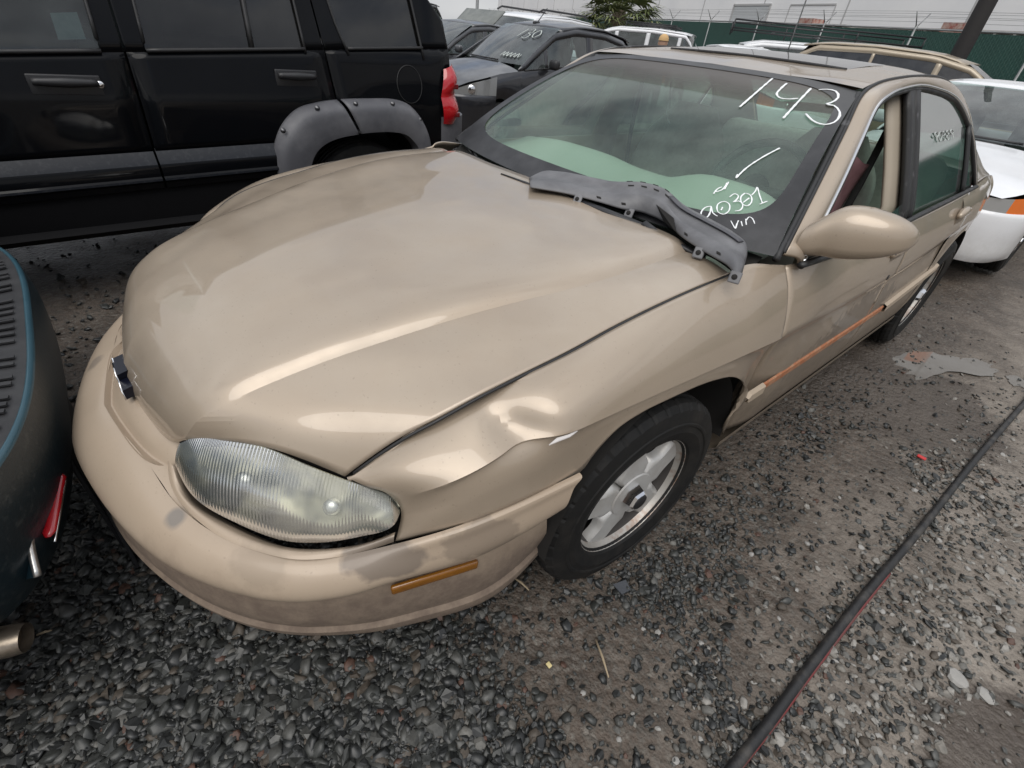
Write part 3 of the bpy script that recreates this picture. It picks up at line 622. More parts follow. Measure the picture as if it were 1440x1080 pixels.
# ------------------------------------------------------------------ doors, quarters, sills
belt_px = [(1125, 375), (1178, 357), (1230, 333), (1273, 313.5), (1287, 306.5), (1330, 285), (1372, 263.5)]
belt3 = np.array([PS(x, y, lambda Y, Z: xg(Y, Z)+.006, .82) for x, y in belt_px])
K3 = np.array([Kp(*p) for p in ((1100, 476), (1180, 427), (1258, 389), (1316, 346), (1359, 313))])
zb = lambda y: float(np.interp(y, np.r_[belt3[:, 1], 3.0, 3.6, 4.0], np.r_[belt3[:, 2], .965, .94, .90]))
zk = lambda y: float(np.interp(y, np.r_[K3[:, 1], 3.0, 4.1], np.r_[K3[:, 2], .77, .74]))
zb2 = np.polynomial.Polynomial.fit(belt3[:, 1], belt3[:, 2], 2); zk2 = np.polynomial.Polynomial.fit(K3[:, 1], K3[:, 2], 2)
zb = lambda y: float(zb2(min(y, 2.6)) if y < 2.6 else np.interp(y, [2.6, 3.0, 3.6, 4.0], [zb2(2.6), .965, .935, .90]))
zk = lambda y: float(zk2(min(y, 2.4)) if y < 2.4 else np.interp(y, [2.4, 3.0, 4.1], [zk2(2.4), zk2(2.4)-.0, zk2(2.4)-.04]))
def dsec(y, dy=None, zl=.30, xl=.845):
    """door section from belt to bottom edge at station y (dy: y shift at each of the 8 heights)"""
    b_, k = zb(y), zk(y); X = xk(y); xb = xg(y, b_)+.006-.016*min(1, max(0, (.8-y)/.27))
    s = [(xb, b_), (xb+.022, b_-.045), (.5*(xb+.03+X), .5*(b_+k)), (X, k), (X-.010, k-.022), (X-.008, .56), (X-.009, .44), (xl, zl)]
    return [(x, y+(dy[i] if dy is not None else 0), z) for i, (x, z) in enumerate(s)]
fe = F[-1]; fz = fe[:, 2]; fy = fe[:, 1]
o_ = np.argsort(fz); fgap = lambda z: float(np.interp(z, fz[o_], fy[o_]))
def front_door():
    y0 = .53; s = dsec(y0); fx_ = lambda z: float(np.interp(z, fz[o_], fe[o_, 0])); f0 = [(fx_(z)-.001, fgap(z)+.006, z) for x, y, z in s]
    cs = [f0]+[dsec(y) for y in (.66, .8, 1.0, 1.2, 1.36)]+[dsec(1.495, [-.01, .0, .0, 0, 0, 0, -.01, -.02])]
    G = loftc(cs, 40); return np.array([np.concatenate([cr_(r[:4], 16), cr_(r[3:], 20)[1:]]) for r in G])
def rear_door():
    cs = [dsec(1.503, [-.01, .0, .0, 0, 0, 0, -.01, -.02])]+[dsec(y) for y in (1.65, 1.85, 2.05, 2.2)]+[dsec(2.44, [0, .0, .0, -.01, -.02, -.09, -.13, -.15])]
    G = loftc(cs, 40); return np.array([np.concatenate([cr_(r[:4], 16), cr_(r[3:], 20)[1:]]) for r in G])
FD, RD = front_door(), rear_door()
def quarter():
    cs = []; yc, r = 2.731, .385
    ed = dsec(2.45, [0, .0, .0, -.01, -.02, -.09, -.13, -.15])
    cs.append(ed)
    for th in (165, 145, 122, 100, 78, 55, 30, 8):
        ya, za = yc+r*math.cos(R_(th)), .33+r*math.sin(R_(th)); yt = yc+(r+.06)*math.cos(R_(th))*1.0
        b_, k = zb(yt), min(zk(yt), 1); X = xk(yt); xb = xg(min(yt, 2.6), b_)+.0-.06*max(0, yt-2.6)
        za2 = min(za, k-.04)
        s = [(xb, yt, b_), (xb+.03, yt, b_-.04), (.5*(xb+.035+X), yt, .5*(b_+k)), (X, yt, k), (X-.005, yt, k-.02), (X-.007, .5*(yt+ya), k-.4*(k-za2)), (X-.007, .3*yt+.7*ya, k-.8*(k-za2)), (X-.005, ya, za)]
        cs.append(s)
    for y in (3.2, 3.45, 3.7, 3.9, 4.0):
        b_, k = zb(y), zk(y); X = xk(y); xb = .725-.16*(y-3)
        cs.append([(xb, y, b_), (xb+.04, y, b_-.02), (.5*(xb+.05+X), y, .5*(b_+k)), (X, y, k), (X-.003, y, k-.03), (X-.004, y, .6), (X-.004, y, .45), (X-.03, y, .30)])
    G = loftc(cs, 70); return np.array([np.concatenate([cr_(r_[:4], 14), cr_(r_[3:], 16)[1:]]) for r_ in G])
QP = quarter()
M_molding = mat('door_molding', (.42, .34, .255), .5); M_glue = mat('orange_adhesive', (.36, .13, .055), .6, noise=(30, (.42, .26, .16), .45, .7))
for s in (1, -1):
    f = (lambda G: G) if s > 0 else mir
    d1 = patch('front_door', f(FD), P_body, car, flip=(s < 0), solid=.02, sharp=40)
    d2 = patch('rear_door', f(RD), P_body, car, flip=(s < 0), solid=.02, sharp=40)
    patch('quarter_panel', f(QP), P_body, car, flip=(s < 0), sharp=40)
    # sills
    SL = np.array([[(s*(.848), y, .297), (s*.846, y, .27), (s*.822, y, .24), (s*.74, y, .22)] for y in np.linspace(.47, 2.33, 12)])
    patch('sill', SL, P_body, car, flip=(s > 0))
    # side moulding: bare orange adhesive on front door, tan strip on the rear
    def mstrip(px0, px1, n=16):
        a, b_ = PS(*px0, lambda Y, Z: xk(Y)+.004), PS(*px1, lambda Y, Z: xk(Y)+.004)
        return a, b_
    a, b_ = mstrip((1051, 563), (1243, 435)); a2, b2_ = mstrip((1243, 435), (1318, 376))
    def strip(name, p, q_, h, th, m, par, n=14, taper=False):
        rows = []
        for t in np.linspace(0, 1, n):
            c = p+(q_-p)*t; X = xk(c[1])-.006; hh = h*(min(1, .35+t*12) if taper else 1)
            rows.append([(X-.002, c[1], c[2]+hh), (X+th, c[1], c[2]+hh*.7), (X+th, c[1], c[2]-hh*.7), (X-.002, c[1], c[2]-hh)])
        patch(name, f(np.array(rows)), m, par, flip=(s > 0), sharp=30)
    tipq = a+(b_-a)*.085
    strip('moulding_tip', a, tipq, .021, .012, M_molding, d1, 8, True)
    strip('moulding_base', tipq, b_*.999+tipq*.001, .016, .004, M_glue, d1)
    strip('moulding', a2+np.array([0, .01, 0]), b2_, .021, .013, M_molding, d2)
    # pull handles and lock
    for (px, py, par, nm) in ((1270, 352, d1, 'f'), (1362, 293, d2, 'r')):
        c = PS(px, py, lambda Y, Z: float(np.interp(Z, [zk(Y), zb(Y)], [xk(Y), xg(Y, zb(Y))+.03])), .85) if nm == 'f' else None
        yy = 1.38 if nm == 'f' else 2.27
        c = np.array([.862, yy, .5*(zb(yy)+zk(yy))+.015])
        cup = rbox('handle_cup', (c[0]*s-.004*s, c[1], c[2]-.022), (.02, .15, .05), .009, mat('handle_recess', (.20, .16, .12), .5), par)
        hd = MB(); pts = [(c[0]*s+.006*s, c[1]+t*.085, c[2]+.012-.016*t*t) for t in np.linspace(-1, 1, 14)]
        hd.tube(pts, [.010+.013*max(0, 1-abs(t)**3) for t in np.linspace(-1, 1, 14)], 12, flat=.8, up=(1, 0, 0)); hd.build('door_handle', P_body, par)
    lk = MB(); lk.rev([(.0, .016), (.004, .014), (.004, 0)], 20); o = lk.build('lock', M_black, d1); o.location = (s*.872, 1.40, zk(1.4)+.012); o.rotation_euler = (0, R_(-10), 0 if s > 0 else R_(180))

# ------------------------------------------------------------------ greenhouse
ws_base = [(0, .345, .935), (.3, .355, .936), (.55, .385, .939), (.70, .42, .942), (.775, .447, .945)]
ws_head = [(0, 1.125, 1.338), (.25, 1.122, 1.336), (.42, 1.112, 1.331), (.53, 1.100, 1.323), (.583, 1.09, 1.318)]
def ws_grid(n=30, m=30, off=0.0):
    b_, h = cr_(ws_base, n), cr_(ws_head, n); t = np.linspace(0, 1, m)[:, None, None]
    G = b_[None]*(1-t)+h[None]*t; G[..., 1] -= (.030*4*t*(1-t))[..., 0]*.9; G[..., 2] += (.030*4*t*(1-t))[..., 0]*.9
    G = np.concatenate([mir(G).transpose(1, 0, 2)[::-1], G.transpose(1, 0, 2)[1:]]).transpose(1, 0, 2)
    nrm = np.array([0, -.52, .85]); return G+nrm*off
WG = ws_grid()
M_wsg = glass('windshield_glass', (.76, .95, .85), 1.5, .0, .10, (.44, .58, .50), mult=.9)  # green haze colour lightens the pane in place of cabin light
patch('windshield', WG, M_wsg, car, flip=False)
# points on the windshield surface from photo pixels
wflat = WG.reshape(-1, 3)
def ws_at(px, py, off=.004):
    d = ray((px, py)); d = d/np.linalg.norm(d); rel = wflat-CAM; tt = rel @ d; dist = np.linalg.norm(rel-tt[:, None]*d, axis=1)
    idx = np.argsort(dist)[:12]; P = wflat[idx]; c = P.mean(0); u, s_, vt = np.linalg.svd(P-c); nn = vt[2]
    t = ((c-CAM) @ nn)/(d @ nn); return CAM+d*t+np.array([0, -.52, .85])*off
# ceramic border, sun band
M_frit = mat('ceramic_border', (.016, .016, .018), .35, noise=(9, (.035, .035, .038), .45, .65))
def ws_eval(u, v, off):
    """u in -1..1 across, v in 0..1 up"""
    G = WS_FINE; m_, n_ = G.shape[:2]; a = np.clip(v, 0, 1)*(m_-1); b_ = np.clip((u+1)/2, 0, 1)*(n_-1)
    i, j = min(int(a), m_-2), min(int(b_), n_-2); p, q = a-i, b_-j
    return G[i, j]*(1-p)*(1-q)+G[i+1, j]*p*(1-q)+G[i, j+1]*(1-p)*q+G[i+1, j+1]*p*q+np.array([0, -.52, .85])*off
WS_FINE = ws_grid(30, 30)
def border():
    n = 200; th = np.linspace(0, 2*np.pi, n, endpoint=False); rows = []
    for k in np.linspace(0, 1, 5):
        row = []
        for t in th:
            c_, s_ = math.cos(t), math.sin(t); e_ = 9.0
            r = (abs(c_)**e_+abs(s_)**e_)**(-1/e_)
            uo, vo = np.clip(c_*r*1.12, -1, 1), np.clip(.5+.5*s_*r*1.12, 0, 1)
            e2 = 6.0; r2 = (abs(c_)**e2+abs(s_)**e2)**(-1/e2)
            vi = .5+.5*s_*r2*1.0; ui = c_*r2*(.905+.02*vi); vi = .105+(.955-.105)*np.clip(vi, 0, 1)
            row.append(ws_eval(uo*(1-k)+ui*k, vo*(1-k)+vi*k, .0035))
        rows.append(row)
    return np.array(rows)
BG = border()
mesh('windshield_border', BG.reshape(-1, 3), gridf(5, 200, cv=True), M_frit, car)
def sunband():
    m = bpy.data.materials.new('sun_band'); m.use_nodes = True; t = m.node_tree; t.nodes.clear(); K = t.links.new
    o_m = t.nodes.new('ShaderNodeOutputMaterial'); tr = t.nodes.new('ShaderNodeBsdfTransparent'); tr.inputs[0].default_value = (.93, .93, .9, 1)
    df = t.nodes.new('ShaderNodeBsdfPrincipled'); df.inputs['Base Color'].default_value = (.055, .045, .037, 1); df.inputs['Roughness'].default_value = .3
    tcn = t.nodes.new('ShaderNodeTexCoord'); sp = t.nodes.new('ShaderNodeSeparateXYZ'); K(tcn.outputs['Object'], sp.inputs[0])
    n = t.nodes.new('ShaderNodeTexNoise'); n.inputs['Scale'].default_value = 9; n.inputs['Detail'].default_value = 5; K(tcn.outputs['Object'], n.inputs['Vector'])
    a = t.nodes.new('ShaderNodeMath'); a.operation = 'MULTIPLY_ADD'; a.inputs[1].default_value = .03; K(n.outputs['Fac'], a.inputs[0]); K(sp.outputs[2], a.inputs[2])
    r = t.nodes.new('ShaderNodeMapRange'); K(a.outputs[0], r.inputs[0]); r.inputs[1].default_value = 1.255; r.inputs[2].default_value = 1.318; r.inputs[3].default_value = 0; r.inputs[4].default_value = .88
    mx_ = t.nodes.new('ShaderNodeMixShader'); K(r.outputs[0], mx_.inputs[0]); K(tr.outputs[0], mx_.inputs[1]); K(df.outputs[0], mx_.inputs[2]); K(mx_.outputs[0], o_m.inputs[0])
    return m
Gs = ws_grid(30, 40, .0018)[29:]
patch('sun_shade_band', Gs, sunband(), car)
# A pillars, door frames and roof rail
WSe = [(.792, .452, .944), (.752, .585, 1.035), (.703, .745, 1.128), (.650, .915, 1.226), (.598, 1.085, 1.318), (.588, 1.20, 1.345), (.583, 1.40, 1.366), (.578, 1.62, 1.378), (.572, 1.9, 1.383), (.566, 2.15, 1.368), (.566, 2.35, 1.335), (.585, 2.55, 1.27), (.625, 2.8, 1.15), (.665, 3.02, 1.02), (.70, 3.16, .955)]
ch_px = [(1127, 374), (1156, 314), (1187, 250), (1212, 195), (1233, 150), (1253, 132), (1280, 122), (1297, 120), (1320, 125), (1337, 132), (1348, 141), (1360, 163), (1369, 195), (1372, 227), (1373, 258)]
CH = [PS(x, y, xg, .72) for x, y in ch_px]
CHa = np.array(CH)
n_ = 70
A1, A3 = cr_(WSe, n_), cr_(list(CH), n_)
# match the two curves by y so that the band stays even
ys = np.linspace(.47, 3.14, n_+20); n_ = len(ys); A1 = np.stack([np.interp(ys, A1[:, 1], A1[:, i]) for i in range(3)], 1)
o2 = np.argsort(A3[:, 1]); A3i = np.stack([np.interp(ys, A3[o2, 1], A3[o2, i]) for i in range(3)], 1)
yend = A3[o2, 1].max()
for k_i, y_ in enumerate(ys):
    if y_ > yend-.01: A3i[k_i] = (xg(min(y_, 2.6), zb(y_))-.06*max(0, y_-2.6), y_, zb(y_)-.002)
A2_ = .5*(A1+A3i)+np.array([.012, 0, .012])
RG = loft([A1, A2_, A3i], n_, 12)
M_seal = mat('weathered_seal', (.02, .02, .021), .55, noise=(18, (.10, .10, .105), .58, .72))
roof_lines = []
for y, zc, in ((1.133, 1.342), (1.2, 1.352), (1.32, 1.369), (1.5, 1.389), (1.7, 1.405), (1.9, 1.413), (2.1, 1.408), (2.28, 1.388), (2.42, 1.36)):
    e_ = np.array([np.interp(y, [p[1] for p in WSe], [p[i] for p in WSe]) for i in range(3)])
    x1 = e_[0]-.008; yb = 0 if y > 1.2 else -.04*(1 if y < 1.15 else .4)
    roof_lines.append([(0, y, zc), (x1*.45, y+yb*.2, zc-.004-.0*x1), (x1*.8, y+yb*.6, e_[2]+.55*(zc-e_[2])), (x1, y+yb, e_[2]+.001)])
RL = loft(roof_lines, 24, 50)
ROOF = np.concatenate([mir(RL).transpose(1, 0, 2)[::-1], RL.transpose(1, 0, 2)[1:]]).transpose(1, 0, 2)
roof = patch('roof', ROOF, P_hood, car, flip=False)
M_sunroof = mat('sunroof_glass', (.02, .022, .026), .08, coat=1, noise=(6, (.05, .055, .065), .4, .7))
def roof_at(x, y, off):
    i = np.argmin((ROOF[..., 0]-x)**2+(ROOF[..., 1]-y)**2); p = ROOF.reshape(-1, 3)[i]; return (x, y, p[2]+off)
SR = np.array([[roof_at(x, y, .004) for x in np.linspace(-.40, .40, 17)] for y in np.linspace(1.40, 1.78, 10)])
for i in range(SR.shape[0]): SR[i, :, 2] = np.interp(SR[i, :, 1], ROOF[:, 23, 1], ROOF[:, 23, 2])-.02*(SR[i, :, 0]/.46)**2*.5+.0025
patch('sunroof', SR, M_sunroof, roof, flip=False)
bt_ = MB(); bt_.tube([tuple(SR[0, j]) for j in range(17)], .006, 6); bt_.build('sunroof_seal', M_seal, roof)
# headliner
HL = ROOF[2:-2, 3:-3]-np.array([0, 0, .035]); patch('headliner', HL, mat('headliner_cloth', (.42, .40, .36), .9), car)
for s in (1, -1):
    f = (lambda G: G) if s > 0 else mir
    patch('roof_rail', f(RG), P_body, car, flip=(s < 0), solid=-.012)
    tb = MB(); tb.tube(f(A1+np.array([-.003, 0, .001])), .006, 8); tb.build('drip_seal', M_seal, car)
    tb = MB(); tb.tube(f(cr_([np.array(p)+np.array([-.012, -.006, -.004]) for p in WSe[:5]], 24)), [.010]*24, 8); tb.build('pillar_seal', M_seal, car)
    c2 = cr_(list(CH), 80)
    tb = MB(); tb.tube(f(c2), .0055, 8); tb.build('window_trim', M_chrome if True else M_seal, car)
    ins = c2+np.array([-.004, .0, -.012]); ins[:30] += np.array([0, .010, .004]); ins[55:] += np.array([0, -.012, .006])
    tb = MB(); tb.tube(f(ins), .0085, 8); tb.build('window_seal', M_rub, car)
    bl_ = cr_([np.array(p)+np.array([.0, 0, .004]) for p in belt3], 40)
    tb = MB(); tb.tube(f(bl_), .011, 8, flat=.8); tb.build('belt_trim', M_rub, car)
    # B pillar: two black upright frames
    yT, yB = 1.49, 1.49
    def side(y, z, o=0): return (s*(xg(y, z)+o), y, z)
    zt = float(np.interp(1.49, CHa[:10, 1], CHa[:10, 2]))
    for y0, y1, nm in ((1.425, 1.487, 'pillar_frame'), (1.497, 1.555, 'pillar_frame')):
        G = np.array([[side(y+.0*(z-.95), z, -.002) for y in (y0, y1)] for z in np.linspace(zb(1.49)-.02, zt-.008, 8)])
        patch(nm, G, M_seal, car, solid=.02 if s > 0 else -.02)
    # rear door glass, bar, quarter glass
    M_sg = glass('side_glass', (.34, .47, .41), 1.5, .06, .14, (.16, .22, .20), mult=.62)
    def topz(y):
        j = np.argsort(CHa[5:12, 1]); return float(np.interp(y, CHa[5:12, 1][j], CHa[5:12, 2][j]))
    CHr = cr_(list(CH)[6:], 60)
    def topz(y): j = np.argsort(CHr[:, 1]); return float(np.interp(y, CHr[j, 1], CHr[j, 2]))
    def pane(ya, yb_, name, zcap=None):
        G = []
        for y in np.linspace(ya, yb_, 12):
            zt_ = (topz(y)-.012) if zcap is None else zcap(y); z0 = zb(y)-.01
            G.append([side(y, z0+(zt_-z0)*t, -.012) for t in np.linspace(0, 1, 10)])
        return patch(name, np.array(G), M_sg, car)
    pane(1.555, 2.30, 'rear_door_glass'); pane(2.33, 2.56, 'quarter_glass')
    tb = MB(); tb.tube([side(2.315, z, -.004) for z in np.linspace(zb(2.3), topz(2.315)-.01, 8)], .011, 8); tb.build('glass_bar', M_rub, car)
    # front glass wound down: a stub shows at the rear lower corner
    stub = lambda y: zb(y)-.01+.075*max(0, (y-1.02)/.42)**.8
    pane(1.0, 1.44, 'front_door_glass', stub) if s > 0 else pane(.60, 1.43, 'front_door_glass', lambda y: float(np.interp(y, CHa[:8, 1], CHa[:8, 2]))-.012)
# rear window, deck, tail, rear bumper
def rear_end():
    hb = cr_([(0, 2.43, 1.357), (.35, 2.41, 1.348), (.55, 2.36, 1.33)], 14); bs = cr_([(0, 3.12, 1.0), (.4, 3.10, .99), (.66, 3.02, .975)], 14)
    G = np.array([hb*(1-t)+bs*t+np.array([0, .03, .03])*4*t*(1-t) for t in np.linspace(0, 1, 10)])
    G = np.concatenate([mir(G).transpose(1, 0, 2)[::-1], G.transpose(1, 0, 2)[1:]]).transpose(1, 0, 2)
    patch('rear_window', G, glass('rear_glass', (.45, .58, .52), 1.5, 0, .15, (.3, .33, .32)), car, flip=True)
    D = np.array([[(x, y-.05*(x/.7)**2, z-.02*(x/.7)**2) for x in np.linspace(-1, 1, 15)*(.69-.13*(y-3.06))] for y, z in ((3.06, .985), (3.3, .985), (3.6, .975), (3.85, .955), (3.98, .92), (4.02, .80), (4.04, .66))])
    patch('boot_lid', D, P_body, car, flip=True)
    Bm = loft([[(-.72, 3.72, z), (-.62, 3.96, z), (-.4, 4.06, z), (0, 4.09, z), (.4, 4.06, z), (.62, 3.96, z), (.72, 3.72, z)] for z in (.66, .6, .5, .42, .32)], 30, 12)
    patch('rear_bumper', Bm, P_bump, car, flip=False)
    for s in (1, -1):
        T = np.array([[(s*(.70+.02*t), 3.93-.10*t*0+.0, .66+.2*u) for t in (0, 1)] for u in (0, 1)])
        rbox('tail_light', (s*.46, 4.0, .76), (.28, .06, .16), .02, M_red, car)
rear_end()
MB().box((0, 1.75, .24), (1.56, 2.5, .05)).box((0, 3.4, .40), (1.3, 1.1, .3)).build('floor_pan', M_void, car, smooth=False)
# ------------------------------------------------------------------ cabin
M_dash = mat('dash_plastic', (.40, .41, .37), .6, bump=(250, .05, .001))
M_cloth = mat('seat_cloth', (.46, .43, .39), .9, noise=(40, (.56, .53, .48), .4, .7), bump=(300, .2, .002))
M_trim = mat('cabin_trim', (.36, .31, .245), .6)
M_dark = mat('cabin_dark', (.035, .035, .035), .6)
def dash():
    xs = np.linspace(-.72, .72, 37); G = []
    for x in xs:
        hump = .055*math.exp(-((x-.37)/.21)**4)+.02*math.exp(-((x+.40)/.25)**4); ya = .03*(x/.72)**2
        prof = [(.44+.08*(x/.72)**2, .905), (.60+ya, .925), (.76+ya, .945+hump*.6), (.87-ya, .955+hump), (.935-ya, .94+hump), (.96-ya, .90+hump*.5), (.955, .78), (.99, .62)]
        G.append(cr_([(x, y, z) for y, z in prof], 26))
    patch('dashboard', np.array(G), M_dash, car, flip=True)
    b_ = MB(); c = np.array([.37, 1.08, .96]); th = np.linspace(0, 2*np.pi, 48, endpoint=False)
    tilt = R_(28); P = [c+np.array([.185*math.cos(t), -.185*math.sin(t)*math.sin(tilt)*-1, .185*math.sin(t)*math.cos(tilt)]) for t in th]
    b_.tube(P, .016, 10, closed=True); b_.tube([c, c+np.array([0, -.2, -.09])], .03, 10)
    for t in (0.1, math.pi-.1, -math.pi/2):
        b_.tube([c, c+np.array([.18*math.cos(t), .18*math.sin(t)*math.sin(tilt), .18*math.sin(t)*math.cos(tilt)])], .018, 8)
    b_.rev([(0, .06), (.02, .05), (.02, 0)], 20, 'y', c); b_.build('steering_wheel', M_dark, car)
dash()
def seat(x, y, name='front_seat', w=.27, top=1.15):
    e = empty(name); e.parent = car
    cs = []
    for t, (yy, zz, th_, ww) in enumerate(((y, .45, .09, .9), (y+.04, .62, .09, 1), (y+.10, .82, .075, 1.0), (y+.155, 1.0, .06, .86), (y+.175, top-.07, .05, .62), (y+.19, top, .035, .42))):
        ring = [(x+w*ww*c*abs(c)**-.35 if abs(c) > 1e-6 else x, yy+th_*s*abs(s)**-.35 if abs(s) > 1e-6 else yy, zz) for c, s in ((math.cos(a), math.sin(a)) for a in np.linspace(0, 2*np.pi, 20, endpoint=False))]
        cs.append(ring)
    G = np.array(cs); G = np.stack([cr_(G[:, j], 20) for j in range(20)], 1)
    b_ = MB(); b_.add(G.reshape(-1, 3), gridf(20, 20, cv=True)+[tuple(range(380, 400))]); o = b_.build('seat_back', M_cloth, e); fixn(o)
    rbox('seat_cushion', (x, y-.22, .42), (w*1.9, .52, .16), .06, M_cloth, e)
for s in (1, -1): seat(s*.37, 1.52)
rb = rbox('rear_seat', (0, 2.55, .74), (1.32, .22, .62), .08, M_cloth, car, rot=(R_(-18), 0, 0))
rbox('parcel_shelf', (0, 2.86, .93), (1.25, .42, .03), .01, M_dark, car)
for s in (1, -1):
    for (ya, yb_, nm) in ((.62, 1.45, 'front_door_card'), (1.56, 2.3, 'rear_door_card')):
        G = np.array([[(s*(.775-.02*abs(z-.6)), y, z) for z in np.linspace(.3, .94, 8)] for y in np.linspace(ya, yb_, 6)])
        patch(nm, G, M_trim, car, solid=.02)
    # inner B pillar trim with belt
    G = np.array([[(s*(xg(y, z)-.035-.25*max(0, 1.44-y)), y, z) for y in (1.36, 1.40, 1.44, 1.58)] for z in np.linspace(.5, 1.33, 8)])
    patch('pillar_trim', G, M_trim, car, solid=.012)
    tb = MB(); tb.tube([(s*.60, 1.50, 1.22), (s*.60, 1.49, 1.0), (s*.58, 1.5, .7), (s*.56, 1.53, .42)], .014, 8, flat=.12, up=(0, 1, 0)); tb.build('seat_belt', M_dark, car)
# folded maroon cloth on the driver's seat back, seen through the open window
cl = []
for i, z in enumerate(np.linspace(.80, 1.10, 9)):
    cl.append([(.60+.016*math.sin(9*z+3*t)+.01*t, 1.26+.16*t+.06*(z-.8), z+.015*math.sin(5*t)) for t in np.linspace(0, 1, 9)])
patch('draped_cloth', np.array(cl), mat('maroon_cloth', (.16, .075, .085), .9, noise=(12, (.22, .12, .125), .4, .7)), car, solid=.01)
# interior mirror wire hanging from the header
wr = MB(); wr.tube(cr_([ws_at(943, 105, -.03), ws_at(940, 125, -.05), ws_at(936, 138, -.06), ws_at(940, 152, -.06)], 16), .004, 6); wr.build('hanging_wire', M_dark, car)

# ------------------------------------------------------------------ writing on the glass
def U(*pts): return [list(p) for p in pts]
ld = lambda pts: [(720+.27778*a, 220+.27778*b_) for a, b_ in pts]
big = [[(1086, 112), (1064, 131), (1040, 152)], [(1106, 119), (1098, 126), (1092, 134), (1095, 138.5), (1107, 141), (1122, 140)], [(1140, 126), (1121, 146), (1101, 168)],
       [(1151, 128), (1163, 127.5), (1176, 131), (1179, 137), (1172, 144.5), (1162, 148.5), (1174, 151), (1181, 162), (1175, 172), (1160, 177), (1145, 173), (1133, 162)]]
strokes('painted_number', big, ws_at, .0042, M_white_mark, car, label='white hand-painted number 143')
strokes('painted_tick', [[(1096, 210), (1070, 224), (1048, 239), (1035, 252)], [(1035, 252), (1037, 247)]], ws_at, .0032, M_white_mark, car, label='white hand-painted tick')
sm = [ld(p) for p in ([(1020, 195), (1040, 170), (1062, 160)], [(1030, 185), (1065, 172), (1088, 140)], [(1075, 172), (1096, 135)],
      [(1008, 258), (975, 266), (957, 292), (965, 314), (988, 312), (1004, 285), (1008, 258), (1016, 290), (1040, 308)],
      [(1062, 235), (1040, 250), (1042, 285), (1070, 298), (1098, 280), (1100, 248), (1078, 234), (1062, 236)], [(1058, 278), (1066, 262)],
      [(1100, 212), (1128, 195), (1146, 205), (1132, 228), (1118, 236), (1150, 232), (1168, 250), (1158, 275), (1128, 282)],
      [(1178, 192), (1158, 212), (1165, 245), (1190, 256), (1212, 236), (1208, 204), (1182, 192)], [(1168, 240), (1200, 216)],
      [(1212, 202), (1232, 180), (1240, 162), (1252, 200), (1268, 244)], [(1252, 248), (1292, 232)])]
strokes('painted_stock_number', sm, ws_at, .0024, M_white_mark, car, label='white hand-painted stock number 90301')
vin = [ld(p) for p in ([(1108, 332), (1122, 358), (1130, 370), (1138, 348), (1146, 330)], [(1160, 334), (1166, 358)], [(1186, 352), (1182, 322)], [(1184, 330), (1202, 312), (1214, 318), (1228, 346)])]
strokes('painted_vin', vin, ws_at, .0020, M_white_mark, car, label='white hand-painted letters VIN')
rw = lambda x, y: PS(x, y, lambda Y, Z: xg(Y, Z)-.006, .75)
M_faint = mat('faint_marker', (.45, .49, .47), .7)
dg = lambda x0, y0, pts: [(x0+p*5.0, y0+q_*14) for p, q_ in pts]
nine = [(.9, .25), (.4, 0), (0, .3), (.5, .55), (.9, .25), (.8, 1)]; zero = [(.5, 0), (0, .5), (.5, 1), (.9, .5), (.5, 0)]; three = [(.1, .1), (.7, .05), (.8, .35), (.3, .5), (.9, .7), (.6, 1), (0, .9)]; eight = [(.5, .45), (.1, .2), (.5, 0), (.9, .2), (.5, .45), (.1, .75), (.5, 1), (.9, .75), (.5, .45)]
strokes('painted_side_number', [dg(1314, 186, nine), dg(1319.5, 185, zero), dg(1325, 184, three), dg(1330.5, 183, eight), dg(1336, 182, nine)], rw, .0022, M_faint, car, n=16)

# ------------------------------------------------------------------ cowl, wipers, mirrors
tray = np.array([[(x, .26, .86), (x, .33, .87), (x, .40, .90), (x, .46, .93)] for x in np.linspace(-.74, .74, 15)])
patch('cowl_tray', tray, M_void, car)
up_px = [(746, 257), (766, 246), (787, 246), (837, 255), (871, 262), (905, 264), (937, 273), (964, 294), (998, 312), (1031, 331), (1048, 346), (1050, 366)]
lo_px = [(746, 263), (764, 266), (792, 271), (842, 284), (876, 294), (900, 298), (930, 310), (962, 336), (992, 355), (1020, 371), (1036, 385), (1044, 384)]
U3 = np.array([ws_at(x, y, .012) for x, y in up_px]); L3 = np.array([PZ(x, y, z) for (x, y), z in zip(lo_px, np.linspace(.968, .952, 12))])
tt = np.array([0, .14, .30, .50, .72, .90, 1.0]); bul = np.array([0, .012, .014, .009, .016, .012, 0]); base = np.array([(U3*(1-t)+L3*t)+np.array([0, -.3, .95])*b_ for t, b_ in zip(tt, bul)])
CG = loft(list(base), 60, 26, breaks=(2, 4)); hump = np.exp(-((np.arange(60)-29)/7.0)**4)[None, :]*np.sin(np.pi*np.linspace(0, 1, CG.shape[0]))[:, None]
CG = CG+hump[..., None]*.016*np.array([0, -.3, .95])
cowl = patch('loose_cowl_panel', CG, M_grey_pl, car, flip=True, solid=.004, label='grey plastic cowl panel lying loose across the windshield base')
nrmc = np.array([0, -.3, .95])
for k in range(4):
    i0 = 25+k*3; q_ = [CG[5, i0], CG[5, i0+1]*.7+CG[5, i0+2]*.3, CG[11, i0+1]*.7+CG[11, i0+2]*.3, CG[11, i0]]
    o = MB().prism([p+nrmc*.0008 for p in q_], nrmc*.0012).build('vent_slot', M_void, cowl, smooth=False); fixn(o)
q_ = [CG[-7, 31], CG[-7, 37], CG[-1, 38], CG[-1, 33]]; o = MB().prism([p+nrmc*.001+np.array([0, -.002, 0]) for p in q_], nrmc*.0015+np.array([0, -.002, 0])).build('wiper_cutout', M_void, cowl, smooth=False); fixn(o)
